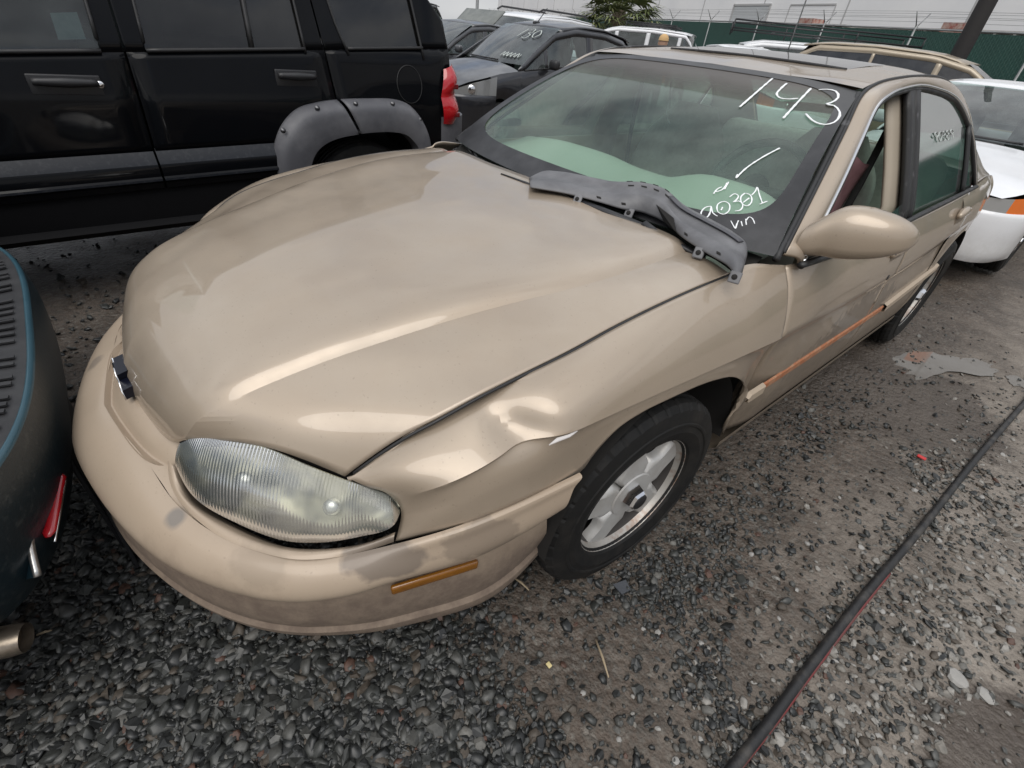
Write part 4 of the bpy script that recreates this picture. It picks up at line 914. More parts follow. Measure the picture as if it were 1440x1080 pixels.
for i in (16, 22, 41, 50):
    q_ = [CG[-4, i], CG[-4, i+1], CG[-3, i+1], CG[-3, i]]; o = MB().prism([p+nrmc*.001 for p in q_], nrmc*.0015).build('clip_slot', M_void, cowl, smooth=False); fixn(o)
sl = MB(); sl.tube([CG[9, i]+np.array([0, -.001, .003]) for i in range(36, 56)], .010, 8, flat=.25); sl.build('groove', mat('cowl_groove', (.07, .07, .08), .5), cowl)
for i in (12, 24, 46, 57):
    c = CG[-1, i]+np.array([0, -.005, -.008]); o = rbox('mount_tab', c, (.028, .006, .03), .003, M_grey_pl, cowl, rot=(R_(-35), 0, R_(20)))
    h = MB(); h.rev([(0, .007), (-.002, .006), (-.002, 0)], 14, 'y'); ho = h.build('tab_hole', M_void, cowl); ho.location = c+np.array([0, -.004, .002]); ho.rotation_euler = (R_(-35), 0, R_(20))
for i, nm in ((30, 'cutout'),):
    c = CG[-4, 34]; 
wp = MB()
wp.tube([PZ(795, 276, .945), PZ(850, 297, .948), PZ(905, 318, .945)], [.012, .016, .014], 8, flat=.6); wp.tube([PZ(905, 318, .945), PZ(925, 335, .93)], [.018, .02], 8)
wp.build('wiper_arm', M_black, car)
wp = MB(); wp.tube([PZ(705, 245, .95), PZ(740, 258, .95), PZ(765, 268, .945)], [.004, .006, .006], 8); wp.build('wiper_blade', M_black, car)
wp = MB(); wp.tube([PZ(925, 330, .94), PZ(990, 362, .93)], .012, 8, flat=.6); wp.build('wiper_blade', M_black, car)
# loose wiring at the far cowl corner
for k in range(7):
    r0 = np.random.default_rng(50+k); P = [PZ(636+8*r0.random(), 208+6*r0.random(), .90)]
    for t in (1, 2, 3, 4): P.append(PZ(638+t*10+7*r0.random(), 198+t*8+8*(r0.random()-.5), .895+.03*r0.random()))
    MB().tube(cr_(P, 24), .004+.003*r0.random(), 6).build('loose_wire', M_black, car)
def mirror(s):
    o = empty('door_mirror'); o.parent = car
    px = [(1140, 357), (1176, 300), (1192, 289), (1218, 291), (1250, 304), (1272, 317), (1281, 329), (1279, 345), (1265, 356), (1230, 359), (1180, 358)]
    # stations outward from the door: centre y, centre z, half height, half depth, x
    st = [(.790, .60, .985, .048, .085), (.815, .60, 1.000, .060, .078), (.84, .605, 1.016, .068, .070), (.88, .61, 1.024, .070, .066), (.925, .622, 1.029, .063, .060), (.965, .637, 1.033, .051, .052), (.992, .652, 1.035, .036, .042), (1.007, .664, 1.035, .020, .028), (1.012, .67, 1.035, .006, .010)]
    G = []
    for x, y, z, hz, hy in st:
        G.append([(s*x, y+hy*math.copysign(abs(math.cos(a))**.8, math.cos(a)), z+hz*math.copysign(abs(math.sin(a))**(.95 if math.sin(a) > 0 else .5), math.sin(a))) for a in np.linspace(0, 2*np.pi, 28, endpoint=False)])
    G = np.array(G); G = np.stack([cr_(G[:, j], 30) for j in range(28)], 1)
    b_ = MB(); b_.add(G.reshape(-1, 3), gridf(30, 28, cv=True)+[tuple(range(29*28, 30*28))]); ob = b_.build('mirror_shell', P_body, o); fixn(ob)
    b_ = MB(); b_.tube([(s*.80, .55, .935), (s*.805, .66, .94), (s*.81, .76, .945)], [.014, .018, .012], 8, flat=.6); b_.build('mirror_foot', M_rub, o)
    MB().box((s*.925, .684, 1.026), (.12, .004, .08)).build('mirror_glass', M_chrome, o)
mirror(1)
# ------------------------------------------------------------------ black SUV parked alongside
P_blk = paint('black_paint', (.003, .0034, .0045), .0, .3, .3, (.006, .006, .007), .3, None, 2.2, coatr=.05); P_blk.node_tree.nodes['Principled BSDF'].inputs['Specular IOR Level'].default_value = .05
M_flare = mat('grey_flare_plastic', (.085, .086, .096), .52, noise=(6, (.13, .13, .14), .42, .66), bump=(120, .15, .002))
M_clad = mat('dusty_black_ledge', (.012, .014, .019), .45, noise=(45, (.028, .03, .035), .5, .7), coat=.1, spec=.3)
suv = empty('black_suv', (-2.7, 0, 0), label='black off-road SUV with grey bolted wheel-arch flares beside the tan sedan', cat='SUV')
SP = Matrix.Translation((2.7, 0, 0))
def jx(Y, Z): return -1.80-.035*max(0, (Z-.95))/.2*(1 if Z < 1.15 else 0)-((.035+.30*(Z-1.15)) if Z >= 1.15 else 0)-.05*max(0, .7-Z)-.35*max(0, Y-.93)**2
def J(px, py, o=0): return PS(px, py, lambda Y, Z: jx(Y, Z)+o, -1.8)
def jadd(o): o.matrix_parent_inverse = SP.copy(); return o
def jline(*px): 
    P = np.array([J(*p) for p in px]); j = np.argsort(P[:, 2]); return P[j]
def yz(P): return lambda z: float(np.interp(z, P[:, 2], P[:, 1])) if P[0, 2] <= z <= P[-1, 2] else float(P[0, 1]+(z-P[0, 2])*(P[1, 1]-P[0, 1])/(P[1, 2]-P[0, 2])) if z < P[0, 2] else float(P[-1, 1]+(z-P[-1, 2])*(P[-1, 1]-P[-2, 1])/(P[-1, 2]-P[-2, 2]))
gF = yz(jline((153, 0), (177, 78), (205, 170), (230, 258))); gR = yz(jline((437, 0), (462, 95), (473, 140)))
wFr = yz(jline((142, 75), (120, 0))); wRl = yz(jline((205, 72), (187, 0))); wRr = yz(jline((428, 67), (412, 0)))
wQl = yz(jline((488, 72), (470, 30), (460, 0))); wQr = yz(jline((591, 62), (577, 0))); tl = yz(jline((602, 0), (622, 30), (631, 75), (633, 120), (632, 174)))
yb_ = np.array([J(*p) for p in ((0, 76), (142, 75), (205, 72), (428, 68), (500, 73), (587, 69))]); jb = np.polynomial.Polynomial.fit(yb_[:, 1], yb_[:, 2], 1)
lg = np.array([J(*p) for p in ((0, 227), (212, 214), (382, 201))]); jl = np.polynomial.Polynomial.fit(lg[:, 1], lg[:, 2], 1)
rk = np.array([J(*p) for p in ((0, 340), (235, 312))]); jr = np.polynomial.Polynomial.fit(rk[:, 1], rk[:, 2], 1)
def jpanel(name, yL, yR, z0, z1, m=P_blk, nz=14, ny=12, off=0, solid=.012, par=None):
    G = []
    for s in np.linspace(0, 1, ny):
        colm = []
        for t in np.linspace(0, 1, nz):
            ym = .5*(yL(1.0)+yR(1.0)); za = z0(yL(.9)*(1-s)+yR(.9)*s); zc = z1(yL(1.2)*(1-s)+yR(1.2)*s)
            z = za+(zc-za)*t; y = yL(z)*(1-s)+yR(z)*s; colm.append((jx(y, z)+off, y, z))
        G.append(colm)
    o = patch(name, np.array(G), m, par or suv, solid=solid, flip=True); return jadd(o) if par is None else o
k_ = lambda v: (lambda z: v)
doorF = jpanel('front_door', k_(-1.72), lambda z: gF(z)-.005, lambda y: jl(y), lambda y: jb(y))
doorR = jpanel('rear_door', lambda z: gF(z)+.005, lambda z: gR(z)-.005, lambda y: jl(y), lambda y: jb(y))
fl_o = np.array([J(*p) for p in ((387, 246), (386, 205), (397, 175), (417, 154), (445, 145), (474, 141), (515, 139.5), (555, 141), (572, 147), (587, 162), (597, 182), (602, 204))])
fl_i = np.array([J(*p, -.0) for p in ((430, 246), (432, 222), (440, 207), (452, 197), (472, 189), (490, 185.5), (515, 182), (550, 182), (565, 186), (575, 195), (581, 203), (586, 222))])
zfl = lambda y: float(np.interp(y, fl_o[1:, 1], fl_o[1:, 2]))
qp = jpanel('quarter_panel', lambda z: gR(z)+.005, tl, lambda y: zfl(y)-.02 if y < fl_o[-1, 1] else .60, lambda y: jb(y))
# upper frames
roofz = k_(1.70)
ylim = lambda y: 1.68
jpanel('window_pillar', wFr, lambda z: gF(z)-.004, lambda y: jb(y), ylim); jpanel('window_pillar', lambda z: gF(z)+.004, wRl, lambda y: jb(y), ylim)
jpanel('window_pillar', wRr, lambda z: gR(z)-.004, lambda y: jb(y), ylim); jpanel('window_pillar', lambda z: gR(z)+.004, wQl, lambda y: jb(y), ylim)
jpanel('window_pillar', wQr, tl, lambda y: jb(y), ylim)
M_jg = glass('suv_front_glass', (.40, .50, .50), 1.5, 0, .10, (.25, .28, .28)); M_jp = glass('suv_privacy_glass', (.07, .075, .08), 1.5, 0, .06, (.12, .12, .12))
b0 = lambda y: jb(y)-.01
jpanel('front_door_glass', k_(-1.60), lambda z: wFr(z)+.01, b0, ylim, M_jg, off=-.014, solid=0)
jpanel('rear_door_glass', lambda z: wRl(z)-.01, lambda z: wRr(z)+.01, b0, ylim, M_jp, off=-.014, solid=0)
jpanel('quarter_glass', lambda z: wQl(z)-.01, lambda z: wQr(z)+.01, b0, ylim, M_jp, off=-.014, solid=0)
def jtube(name, pts, r, m, flat=1, par=None, seg=8):
    o = MB().tube(pts, r, seg, flat=flat, up=(1, 0, 0)).build(name, m, par or suv); return jadd(o) if par is None else o
def sealine(yA, yB, zf): return [(jx(y, zf(y))+.003, y, zf(y)) for y in np.linspace(yA, yB, 14)]
for ya, yb2, edges in ((-1.6, wFr(1.17), (wFr,)), (wRl(1.17), wRr(1.17), (wRl, wRr)), (wQl(1.17), wQr(1.17), (wQl, wQr))):
    jtube('window_seal', sealine(ya, yb2, lambda y: jb(y)+.006), .009, M_rub)
    for e in edges: jtube('window_seal', [(jx(e(z), z)+.002, e(z), z) for z in np.linspace(1.17, 1.66, 8)], .007, M_rub)
# division bar in rear window
jtube('division_bar', [(jx(.0, z)-.005, yz(jline((355, 68), (342, 0)))(z), z) for z in np.linspace(1.17, 1.66, 6)], .012, M_rub)
# paper sticker on the front glass
pp = [J(70, 18, -.018), J(108, 17, -.018), J(121, 55, -.018), J(82, 56, -.018)]
jadd(mesh('paper_sticker', pp, [(0, 1, 2, 3)], mat('sticker_paper', (.50, .58, .58), .8, noise=(30, (.62, .68, .68), .4, .6)), suv, smooth=False))
# ledge cladding with bright crease and lower sill
def clad(name, yA, yB, m=P_blk):
    rows = []
    for y in np.linspace(yA, yB, 14):
        z0 = jl(y); rows.append([(jx(y, z0)-.01, y, z0+.012), (jx(y, z0)+.0, y, z0), (-1.772, y, z0-.055), (-1.768, y, z0-.065), (-1.768, y, z0-.11), (-1.760, y, z0-.118), (-1.760, y, z0-.128), (-1.772, y, z0-.14), (-1.778, y, z0-.165), (-1.80, y, z0-.172)])
    o = patch(name, np.array(rows), [m, M_clad], suv, sharp=25)
    n = len(rows[0])-1; o.data.polygons.foreach_set('material_index', [1 if (i % n) < 2 or (i % n) == 5 else 0 for i in range(len(o.data.polygons))]); return jadd(o)
clad('sill_cladding', -1.74, gF(.68)-.005); clad('sill_cladding', gF(.68)+.005, float(fl_o[1, 1])+.02)
rows = [[(-1.80, y, jl(y)-.17), (-1.80, y, jl(y)-.22), (-1.815, y, jr(y)+.02), (-1.80, y, jr(y)+.006), (-1.79, y, jr(y)-.006), (-1.81, y, jr(y)-.02), (-1.86, y, jr(y)-.05), (-2.1, y, jr(y)-.09)] for y in np.linspace(-1.9, float(fl_o[1, 1])+.03, 12)]
jadd(patch('rocker_panel', np.array(rows), mat('rocker_plastic', (.006, .006, .007), .7, spec=.15), suv, sharp=25))
# arch flare in two lengths, bolts
nfl = 60
fo, fi = cr_(fl_o, nfl), cr_(fl_i, nfl)
fm = .45*fo+.55*fi; fo2 = fo.copy(); fo2[:, 0] += .004; fm1 = .8*fo+.2*fi; fm1[:, 0] += .062; fm[:, 0] += .075; fi2 = fi.copy(); fi2[:, 0] += .07; fi3 = fi.copy(); fi3[:, 0] -= .03
FG = loft([fo2, fm1, fm, fi2, fi3], nfl, 24, breaks=(3,))
gy = int(np.argmin(np.abs(fo[:, 1]-gR(.95))))
for a, c in ((0, gy+1), (gy+1, nfl)):
    jadd(patch('arch_flare', FG[:, a:c], M_flare, suv, solid=.006, sharp=35))
for px in ((398, 183.5), (446, 152), (500, 146), (552, 146), (590, 168)):
    p = J(*px, .055); bo = MB(); bo.rev([(0, .014), (.004, .014), (.006, .009), (.012, .008), (.014, 0)], 16); o = bo.build('flare_bolt', mat('dark_bolt', (.12, .12, .125), .35, .8), suv); jadd(o); o.location = p+np.array([2.7, 0, 0])-np.array([2.7, 0, 0])
# handles
def jhandle(c, w, key):
    P = J(*c); e = empty('door_handle'); e.parent = doorF if key else doorR
    rbox('handle_cup', (P[0]+.001, P[1], P[2]-.004), (.014, w, .078), .006, M_black, e)
    o = MB().tube([(P[0]+.018+.006*(1-t*t), P[1]+t*w*.44, P[2]+.008) for t in np.linspace(-1, 1, 12)], [.014+.006*(1-abs(t)) for t in np.linspace(-1, 1, 12)], 10, up=(1, 0, 0)).build('grip', M_black, e)
    if key:
        k = MB().rev([(0, .015), (.006, .013), (.006, 0)], 18).build('key_lock', M_chrome, e); k.location = J(141, 119, .012)
jhandle((93, 118), .25, True); jhandle((417, 109), .22, False)
# fuel flap
P = J(576, 119); ring = [(jx(P[1]+.085*math.cos(t), P[2]+.098*math.sin(t))+.001, P[1]+.085*math.cos(t), P[2]+.098*math.sin(t)) for t in np.linspace(0, 2*np.pi, 36, endpoint=False)]
o = MB().tube(ring, .0032, 6, closed=True).build('fuel_flap_edge', M_rub, suv); jadd(o)
o = mesh('fuel_flap', [(x+.0035, P[1]+(y-P[1])*.95, P[2]+(z-P[2])*.95) for x, y, z in ring], [tuple(range(36))], P_blk, suv); jadd(o)
# tail lamp
to = [J(622, 97), J(619, 118), J(618.5, 135), J(620, 158), J(622, 174)]; ti = [J(634, 89), J(642, 108), J(639, 132), J(645, 152), J(638, 174)]
to, ti = cr_(to, 24), cr_(ti, 24); ti[:, 1] = np.maximum(ti[:, 1], to[:, 1]+.08)
bulg = np.abs(np.sin(2*np.pi*np.linspace(0.0, 1, 24)))[:, None]
TG = np.array([to*(1-t)+ti*t+np.array([1, .35, 0])*(.022+.030*bulg)*math.sin(math.pi*min(1, t*1.0+.08))**.6 for t in np.linspace(0, 1, 10)])
tb_ = np.array([[to[k]*(1-t)+ti[k]*t for k in range(24)] for t in (0, 1)])
lamp = jadd(patch('tail_light', TG, M_red, suv)); 
m2 = mat('dark_red_lens', (.14, .004, .008), .15, coat=1)
for kk in (7, 18):
    c = TG[5, kk]; o = rbox('lamp_insert', c+np.array([-.004, 0, -.012]), (.012, .05, .03), .005, m2, lamp)
# rear bumper end, rear face, roof, far side, bonnet
bz = J(625, 182)[2]
RBm = loft([[(-1.83, .93, z+.0), (-1.80, 1.05, z), (-1.86, 1.22, z), (-2.1, 1.32, z), (-2.8, 1.36, z), (-3.5, 1.32, z)] for z in (bz+.075, bz+.07, bz+.0, bz-.10, bz-.17)], 30, 12)
RBm[:4, :, 1] -= .0; jadd(patch('rear_bumper', RBm, M_flare, suv, flip=True)); jadd(patch('bumper_top', np.array([RBm[0], RBm[0]+np.array([-.15, -.25, .0])]), M_flare, suv))
tlY = lambda z: tl(z)
RF_ = np.array([[(-1.80-.035-.30*max(0, z-1.15)-.02-(3.55-1.85)*t, tlY(z)+.13*math.sin(math.pi*t)**.5, z) for t in np.linspace(0, 1, 12)] for z in np.linspace(.6, 1.70, 10)])
jadd(patch('tailgate', RF_, P_blk, suv, flip=True))
xr = jx(0, 1.68)
RO = loft([[(xr, y, 1.68), (xr-.05, y, 1.735), (xr-.3, y, 1.765), (-2.7, y, 1.775), (-5.4-xr+.3, y, 1.765), (-5.4-xr+.05, y, 1.735), (-5.4-xr, y, 1.68)] for y in (-1.25, -.9, -.2, .5, .85, tl(1.68))], 24, 14)
jadd(patch('roof', RO, P_blk, suv, flip=True))
FS = np.array([[(-5.4-jx(0, z), y, z) for z in np.linspace(.4, 1.68, 8)] for y in np.linspace(-2.6, .95, 8)]); jadd(patch('far_side', FS, P_blk, suv))
WSJ = np.array([[(-2.7+(x)*(.84-.1*t), -1.72+.48*t, 1.12+.56*t) for x in np.linspace(-1, 1, 8)] for t in np.linspace(0, 1, 5)]); jadd(patch('windshield', WSJ, M_jg, suv))
HD = loft([[(x, -3.3, .85), (x, -3.25, 1.0), (x, -2.8, 1.08), (x, -1.72, 1.12)] for x in (-3.5, -3.2, -2.7, -2.2, -1.9)], 16, 12); jadd(patch('bonnet', HD, P_blk, suv))
FF = np.array([[(-1.82, y, z) for z in np.linspace(.55, 1.05, 6)] for y in np.linspace(-3.28, -1.73, 8)]); jadd(patch('front_fender', FF, P_blk, suv))
GR = np.array([[(x, -3.3, z) for z in np.linspace(.4, 1.0, 4)] for x in np.linspace(-3.5, -1.9, 5)]); jadd(patch('grille', GR, M_black, suv))
jadd(MB().box((-2.7, -.7, .52), (1.5, 3.4, .25)).box((-2.7, .1, .98), (1.62, 1.6, .3)).build('dark_cabin_floor', M_void, suv, smooth=False))
jadd(rbox('front_seat', (-2.25, -.55, 1.05), (.5, .2, .75), .07, M_dark, suv, rot=(R_(-12), 0, 0)))
# wheels
wj = make_wheel('wheel', .365, .225, .115, 5, 'alloy', 120); col.objects.link(wj); wj.parent = suv
yw = float(.5*(fl_i[1, 1]+fl_i[-1, 1])); wj.matrix_parent_inverse = SP.copy(); wj.location = (-1.93, yw, .36)
for x, y, r in ((-1.93, yw-2.65, 0), (-3.47, yw, 180), (-3.47, yw-2.65, 180)):
    c = copy_tree(wj, suv); c.matrix_parent_inverse = SP.copy(); c.location = (x, y, .36); c.rotation_euler = (0, 0, R_(r))
th = np.linspace(0, np.pi, 20); WW = np.array([[(x, yw+.47*math.cos(t), .42+.47*math.sin(t)) for t in th] for x in (-1.80, -2.3)]); jadd(patch('wheel_well', WW, M_void, suv))
# ------------------------------------------------------------------ teal car's rear bumper, just ahead of the sedan
P_teal = paint('teal_paint', (.012, .035, .05), .25, .3, .9, (.03, .05, .06), .3, None, 4)
P_tealb = paint('teal_trim_paint', (.022, .075, .105), .1, .45, .4, (.05, .11, .14), .5, None, 6)
M_wetgrey = mat('wet_bumper_plastic', (.010, .020, .026), .32, noise=(60, (.035, .045, .048), .55, .68), bump=(140, .3, .002))
M_pad = mat('step_pad_rubber', (.022, .022, .024), .55, noise=(12, (.04, .04, .042), .4, .7))
teal = empty('teal_car', (-.45, -2.2, 0), label='dark teal car whose ribbed rear step bumper almost touches the tan sedan', cat='car')
TP = Matrix.Translation((.45, 2.2, 0))
def tadd(o): o.matrix_parent_inverse = TP.copy(); return o
def tl_(pts): P = [tuple(p) for p in pts]; m_ = [(-.9-x, y, z) for x, y, z in P][::-1]; return m_+P
pl = lambda d, z: [(-.45, -1.185-d, z), (-.2, -1.188-d, z), (-.05, -1.199-d, z), (.05, -1.215-d, z), (.15-d*.2, -1.243-d, z), (.25-d*.5, -1.292-d*.9, z), (.32-d, -1.37-d*.5, z), (.35-d, -1.5-d*.2, z), (.355-d, -1.75, z)]
rows = [tl_(pl(.30, .61)), tl_(pl(.008, .607)), tl_(pl(.004, .611)), tl_(pl(-.003, .607)), tl_(pl(-.006, .600)), tl_(pl(-.014, .52)), tl_(pl(-.010, .455)), tl_(pl(.0, .38)), tl_(pl(.03, .30)), tl_(pl(.12, .27))]
TB = [cr_(r, 80) for r in rows]
tadd(patch('step_pad', np.array([TB[0], .5*TB[0]+.5*TB[1], TB[1]]), M_pad, teal, flip=True))
tadd(patch('bumper_edge', loft(TB[1:5], 80, 10), P_tealb, teal, flip=True))
tadd(patch('rear_bumper', loft(TB[4:9], 80, 14), M_wetgrey, teal, flip=True))
tadd(patch('bumper_underside', np.array(TB[8:]), M_void, teal, flip=True))
for k, t in enumerate(np.linspace(.0, 1, 46)):       # ribs on the pad
    j = int(8+t*64); a_, b_ = TB[1][j]*.93+TB[0][j]*.07, TB[1][j]*.62+TB[0][j]*.38; d = (TB[1][min(79, j+1)]-TB[1][j-1]); d /= np.linalg.norm(d)
    z_ = np.array([0, 0, .003]); w_ = d*.0065; c_ = a_*.45+b_*.55
    P_ = [a_-w_+z_, a_+w_+z_, a_*.9+b_*.1+w_*1.1+z_, c_+w_+z_, c_-w_+z_, a_*.9+b_*.1-w_*1.1+z_]
    o = MB().prism(P_, (0, 0, .005)).build('pad_rib', M_pad, teal, smooth=False); tadd(o); fixn(o)
trim = [PZ(71, 527, .49), PZ(74, 554, .488), PZ(71, 604, .48), PZ(68, 627, .475), PZ(56, 682, .465), PZ(42, 722, .455), PZ(36, 748, .44), PZ(38, 770, .42), PZ(48, 812, .38)]
tadd(MB().tube(cr_(trim, 50)+np.array([.002, .006, 0]), [.0055]*38+[.007]*12, 8).build('chrome_strip', mat('dull_chrome', (.55, .54, .52), .3, .9, noise=(40, (.2, .17, .14), .5, .7)), teal))
rr = [PZ(77, 668, .43), PZ(72, 690, .425), PZ(66, 722, .42), PZ(59, 757, .41)]
tadd(MB().tube(cr_(rr, 16)+np.array([.004, .010, 0]), [.006, *[.013]*14, .005], 10, flat=.5).build('red_reflector', M_red, teal))
tadd(MB().tube(cr_(rr, 16)+np.array([.012, .016, -.012]), .003, 6).build('reflector_edge', M_chrome, teal))
bw = loft([[(-.9+.45-.84*0+x*.0-.45*0+s_*.0+X_, y, z) for y, z in ((-1.22, .62), (-1.30, .80), (-1.38, .95), (-1.75, 1.02), (-2.4, 1.38), (-3.4, 1.42), (-4.0, 1.0), (-5.3, .9), (-5.45, .5))] for X_, s_, x in ((-.83, 0, 0), (-.7, 0, 0), (0.0-.0, 0, 0), (.7, 0, 0), (.83, 0, 0))], 40, 16)
bw[..., 1] -= .10*(np.abs(bw[..., 0]+.45)/.83)**4+.15
tadd(patch('body_top', bw, P_teal, teal, flip=True))
for s in (1, -1):
    G = np.array([[(-.45+s*.84, y, z) for z in np.linspace(.3, .98, 8)] for y in np.linspace(-5.3, -1.5, 12)]); tadd(patch('body_side', G, P_teal, teal, flip=(s > 0)))
G = loft([[p for p in trim[4:]], [np.array(p)+np.array([-.05, -.07, -.06]) for p in trim[4:]], [np.array(p)+np.array([-.02, -.16, -.14]) for p in trim[4:]]], 16, 10)
tadd(patch('corner_skirt', G, P_teal, teal, flip=False))
tadd(MB().tube([(.12, -1.75, .245), (.2, -1.55, .24), (.275, -1.375, .232), (.283, -1.352, .231)], [.03, .032, .033, .030], 20, cap=False).tube([(.25, -1.44, .235), (.277, -1.372, .2315)], [.012, .028], 20).build('exhaust_tip', mat('dirty_steel', (.34, .29, .23), .35, .8, noise=(20, (.12, .09, .07), .45, .7)), teal))
c = copy_tree(wj, teal); 
for x, y, r in ((.30, -1.98, 0), (-1.2, -1.98, 180), (.30, -4.7, 0), (-1.2, -4.7, 180)):
    cc = c if (x, y) == (.30, -1.98) else copy_tree(c, teal); cc.matrix_parent_inverse = TP.copy(); cc.location = (x, y, .31); cc.scale = (.85,)*3; cc.rotation_euler = (0, 0, R_(r))
# black plastic bracket wedged between the bumpers
bk = empty('plastic_bracket', (-.05, -1.18, 0), label='broken black plastic bracket standing between teal bumper and tan bumper', cat='car part')
BPI = Matrix.Translation((.05, 1.18, 0))
for o in (MB().prism([(-.36, -1.196, .02), (-.08, -1.212, .0), (-.06, -1.206, .42), (-.32, -1.190, .47)], (0, .012, 0)).build('flat_plate', M_black, bk, smooth=False, bevel=.003),
          MB().prism([(-.10, -1.205, .0), (.02, -1.19, .0), (.0, -1.178, .30), (-.07, -1.19, .33)], (0, .010, .0)).build('bent_flange', M_black, bk, smooth=False, bevel=.003)):
    fixn(o); o.matrix_parent_inverse = BPI.copy()

# ------------------------------------------------------------------ plain vehicles of the yard (each its own proportions)
def yard_car(name, label, cat, loc, rz, pm, p, group=None):
    e = empty(name, loc, rz, label, cat, group); W = p['W']; y0, y1 = p['y0'], p['y1']; axles = p['axles']; rw = p.get('rw', .31)
    top = np.array(p['top']); belt = np.array(p['belt']); rail = np.array(p['rail'])
    bz = lambda y: float(np.interp(y, belt[:, 0], belt[:, 1])); tz = lambda y: float(np.interp(y, top[:, 0], top[:, 1])); rz_ = lambda y: float(np.interp(y, rail[:, 0], rail[:, 1]))
    def w(y):
        t = max(0, (y0+.55-y)/.55); u = max(0, (y-(y1-.5))/.5); return W*(1-.20*t**2.2-.12*u**2.2)
    ys = sorted(set([y0, y0+.1, y0+.25, y1-.1, y1]+[a+(rw+.05)*c for a in axles for c in (-1.001, -.999, -.9, -.7, -.4, 0, .4, .7, .9, .999, 1.001)]+list(np.linspace(y0+.3, y1-.3, 14))))
    ys = [y for y in ys if y >= y0+.50]
    for s in (1, -1):
        G = []
        for y in ys:
            zl = .22+(.14*max(0, (y0+.3-y)/.3) if y < y0+.3 else 0)
            for a in axles:
                if abs(y-a) < rw+.05: zl = rw+math.sqrt(max(0, (rw+.05)**2-(y-a)**2))
            b_ = bz(y); ww = w(y); h = b_-zl
            G.append([(s*ww*.955, y, zl), (s*ww*.99, y, zl+.22*h), (s*ww, y, zl+.5*h), (s*ww*.985, y, zl+.78*h), (s*ww*.955, y, b_-.03), (s*ww*.93, y, b_)])
        patch('body_side', np.array(G), pm, e, flip=(s > 0), sharp=50)
        for a in axles:
            G = np.array([[(s*x, a+(rw+.045)*math.cos(t), rw+(rw+.045)*math.sin(t)) for t in np.linspace(0, np.pi, 14)] for x in (W*.95, W*.5)]); patch('wheel_well', G, M_void, e)
    # bonnet and tail surfaces follow the profile
    def deck(nm, ya, yb2, n=14):
        G = np.array([[(t*w(y)*.93, y+(.10*(1-t*t)*(-1) if y < y0+.02 else 0), bz(y)+(tz(y)-bz(y))*(1-abs(t)**2.5)) for t in np.linspace(-1, 1, 17)] for y in np.linspace(ya, yb2, n)])
        return patch(nm, G, pm, e, flip=False)
    cow, hdr, rhd, rbs = p['cowl'], p['header'], p['rhead'], p['rbase']
    deck('bonnet', y0, cow[0])
    if rbs[0] < y1-.12: deck('boot', rbs[0], y1)
    # nose and tail wrap round the corners
    def plan(sg, o=0):
        yf = y0 if sg < 0 else y1
        return cr_([(W*1.004+o, yf-sg*.60), (W*.992+o, yf-sg*.42), (W*.945+o, yf-sg*.22), (W*.82+o*.8, yf-sg*.06-sg*0), (W*.5, yf+sg*(.05+o)), (0, yf+sg*(.09+o))], 26)
    def wrap(nm, sg, zs, os_, m):
        G = []
        for z, o in zip(zs, os_):
            P0, P1 = plan(sg, 0), plan(sg, o); k_ = np.clip(np.arange(26)/6, 0, 1)[:, None]; P = P0*(1-k_)+P1*k_; Q = np.c_[P, np.full(len(P), z)]; G.append(np.concatenate([Q*np.array([1, 1, 1]), Q[::-1][1:]*np.array([-1, 1, 1])]))
        return patch(nm, loft(G, 51, 12), m, e, flip=(sg > 0))
    bt_ = p.get('bumper_top', .60)
    wrap('front_bumper', -1, (.20, .24, .36, .48, bt_-.03, bt_, bt_+.004), (-.03, .0, .012, .022, .02, .008, -.03), pm)
    wrap('tail_panel', 1, (.22, .26, .45, .62, bz(y1)), (-.03, .0, .015, .01, -.02), pm)
    PF_ = plan(-1); 
    def face(nm, i0, i1, m, o, s, zf0, zf1, par):
        P = plan(-1, o)[i0:i1]; G = np.array([[(s*x, y, zf0(y)*(1-t)+zf1(y)*t) for x, y in P] for t in np.linspace(0, 1, 6)]); return patch(nm, G, m, par, flip=(s < 0))
    zl0, zl1 = (lambda y: bt_+.0), (lambda y: max(bt_+.01, bz(max(y, y0))-.008))
    hl = p.get('lamp_idx', (2, 19, 9))
    for s in (1, -1):
        lm = empty('headlight'); lm.parent = e
        face('lamp_lens', hl[2], hl[1], p.get('lamp_mat', M_silver), .0, s, zl0, zl1, lm); hl[0] < hl[2] and face('indicator_lens', hl[0], hl[2]+1, M_orange, .0, s, zl0, zl1, lm)
        q_ = plan(-1, .004)[(hl[1]+hl[2])//2]; zc = .5*(zl0(q_[1])+zl1(q_[1])); hh = .40*(zl1(q_[1])-zl0(q_[1])); br = MB().rev([(0, hh), (.006, hh*.9), (.008, 0)], 18).build('lamp_bowl', M_chrome, lm); br.location = (s*q_[0], q_[1], zc); br.rotation_euler = (0, 0, R_(-35 if s > 0 else -145))
    G = np.array([[(x, y0-.09+.25*(x/W)**4*.3, z) for x in np.linspace(-W*.62, W*.62, 13)] for z in np.linspace(bt_, bz(y0)-.005, 4)]); patch('grille', G, M_black, e)
    # windshield, roof, rear glass
    wr = p.get('wr', .74)*W
    def ruled(a, b_, wa, wb, bow, flip, nm, m, n=8):
        G = np.array([[(t*(wa*(1-k)+wb*k), (a[0]*(1-k)+b_[0]*k)+bow*t*t*(1-.5*k), (a[1]*(1-k)+b_[1]*k)+.02*math.sin(math.pi*k)) for t in np.linspace(-1, 1, 13)] for k in np.linspace(0, 1, n)])
        return patch(nm, G, m, e, flip=flip)
    gl = p.get('glass') or glass('yard_glass', (.42, .55, .52), 1.5, 0, .12, (.40, .45, .45))
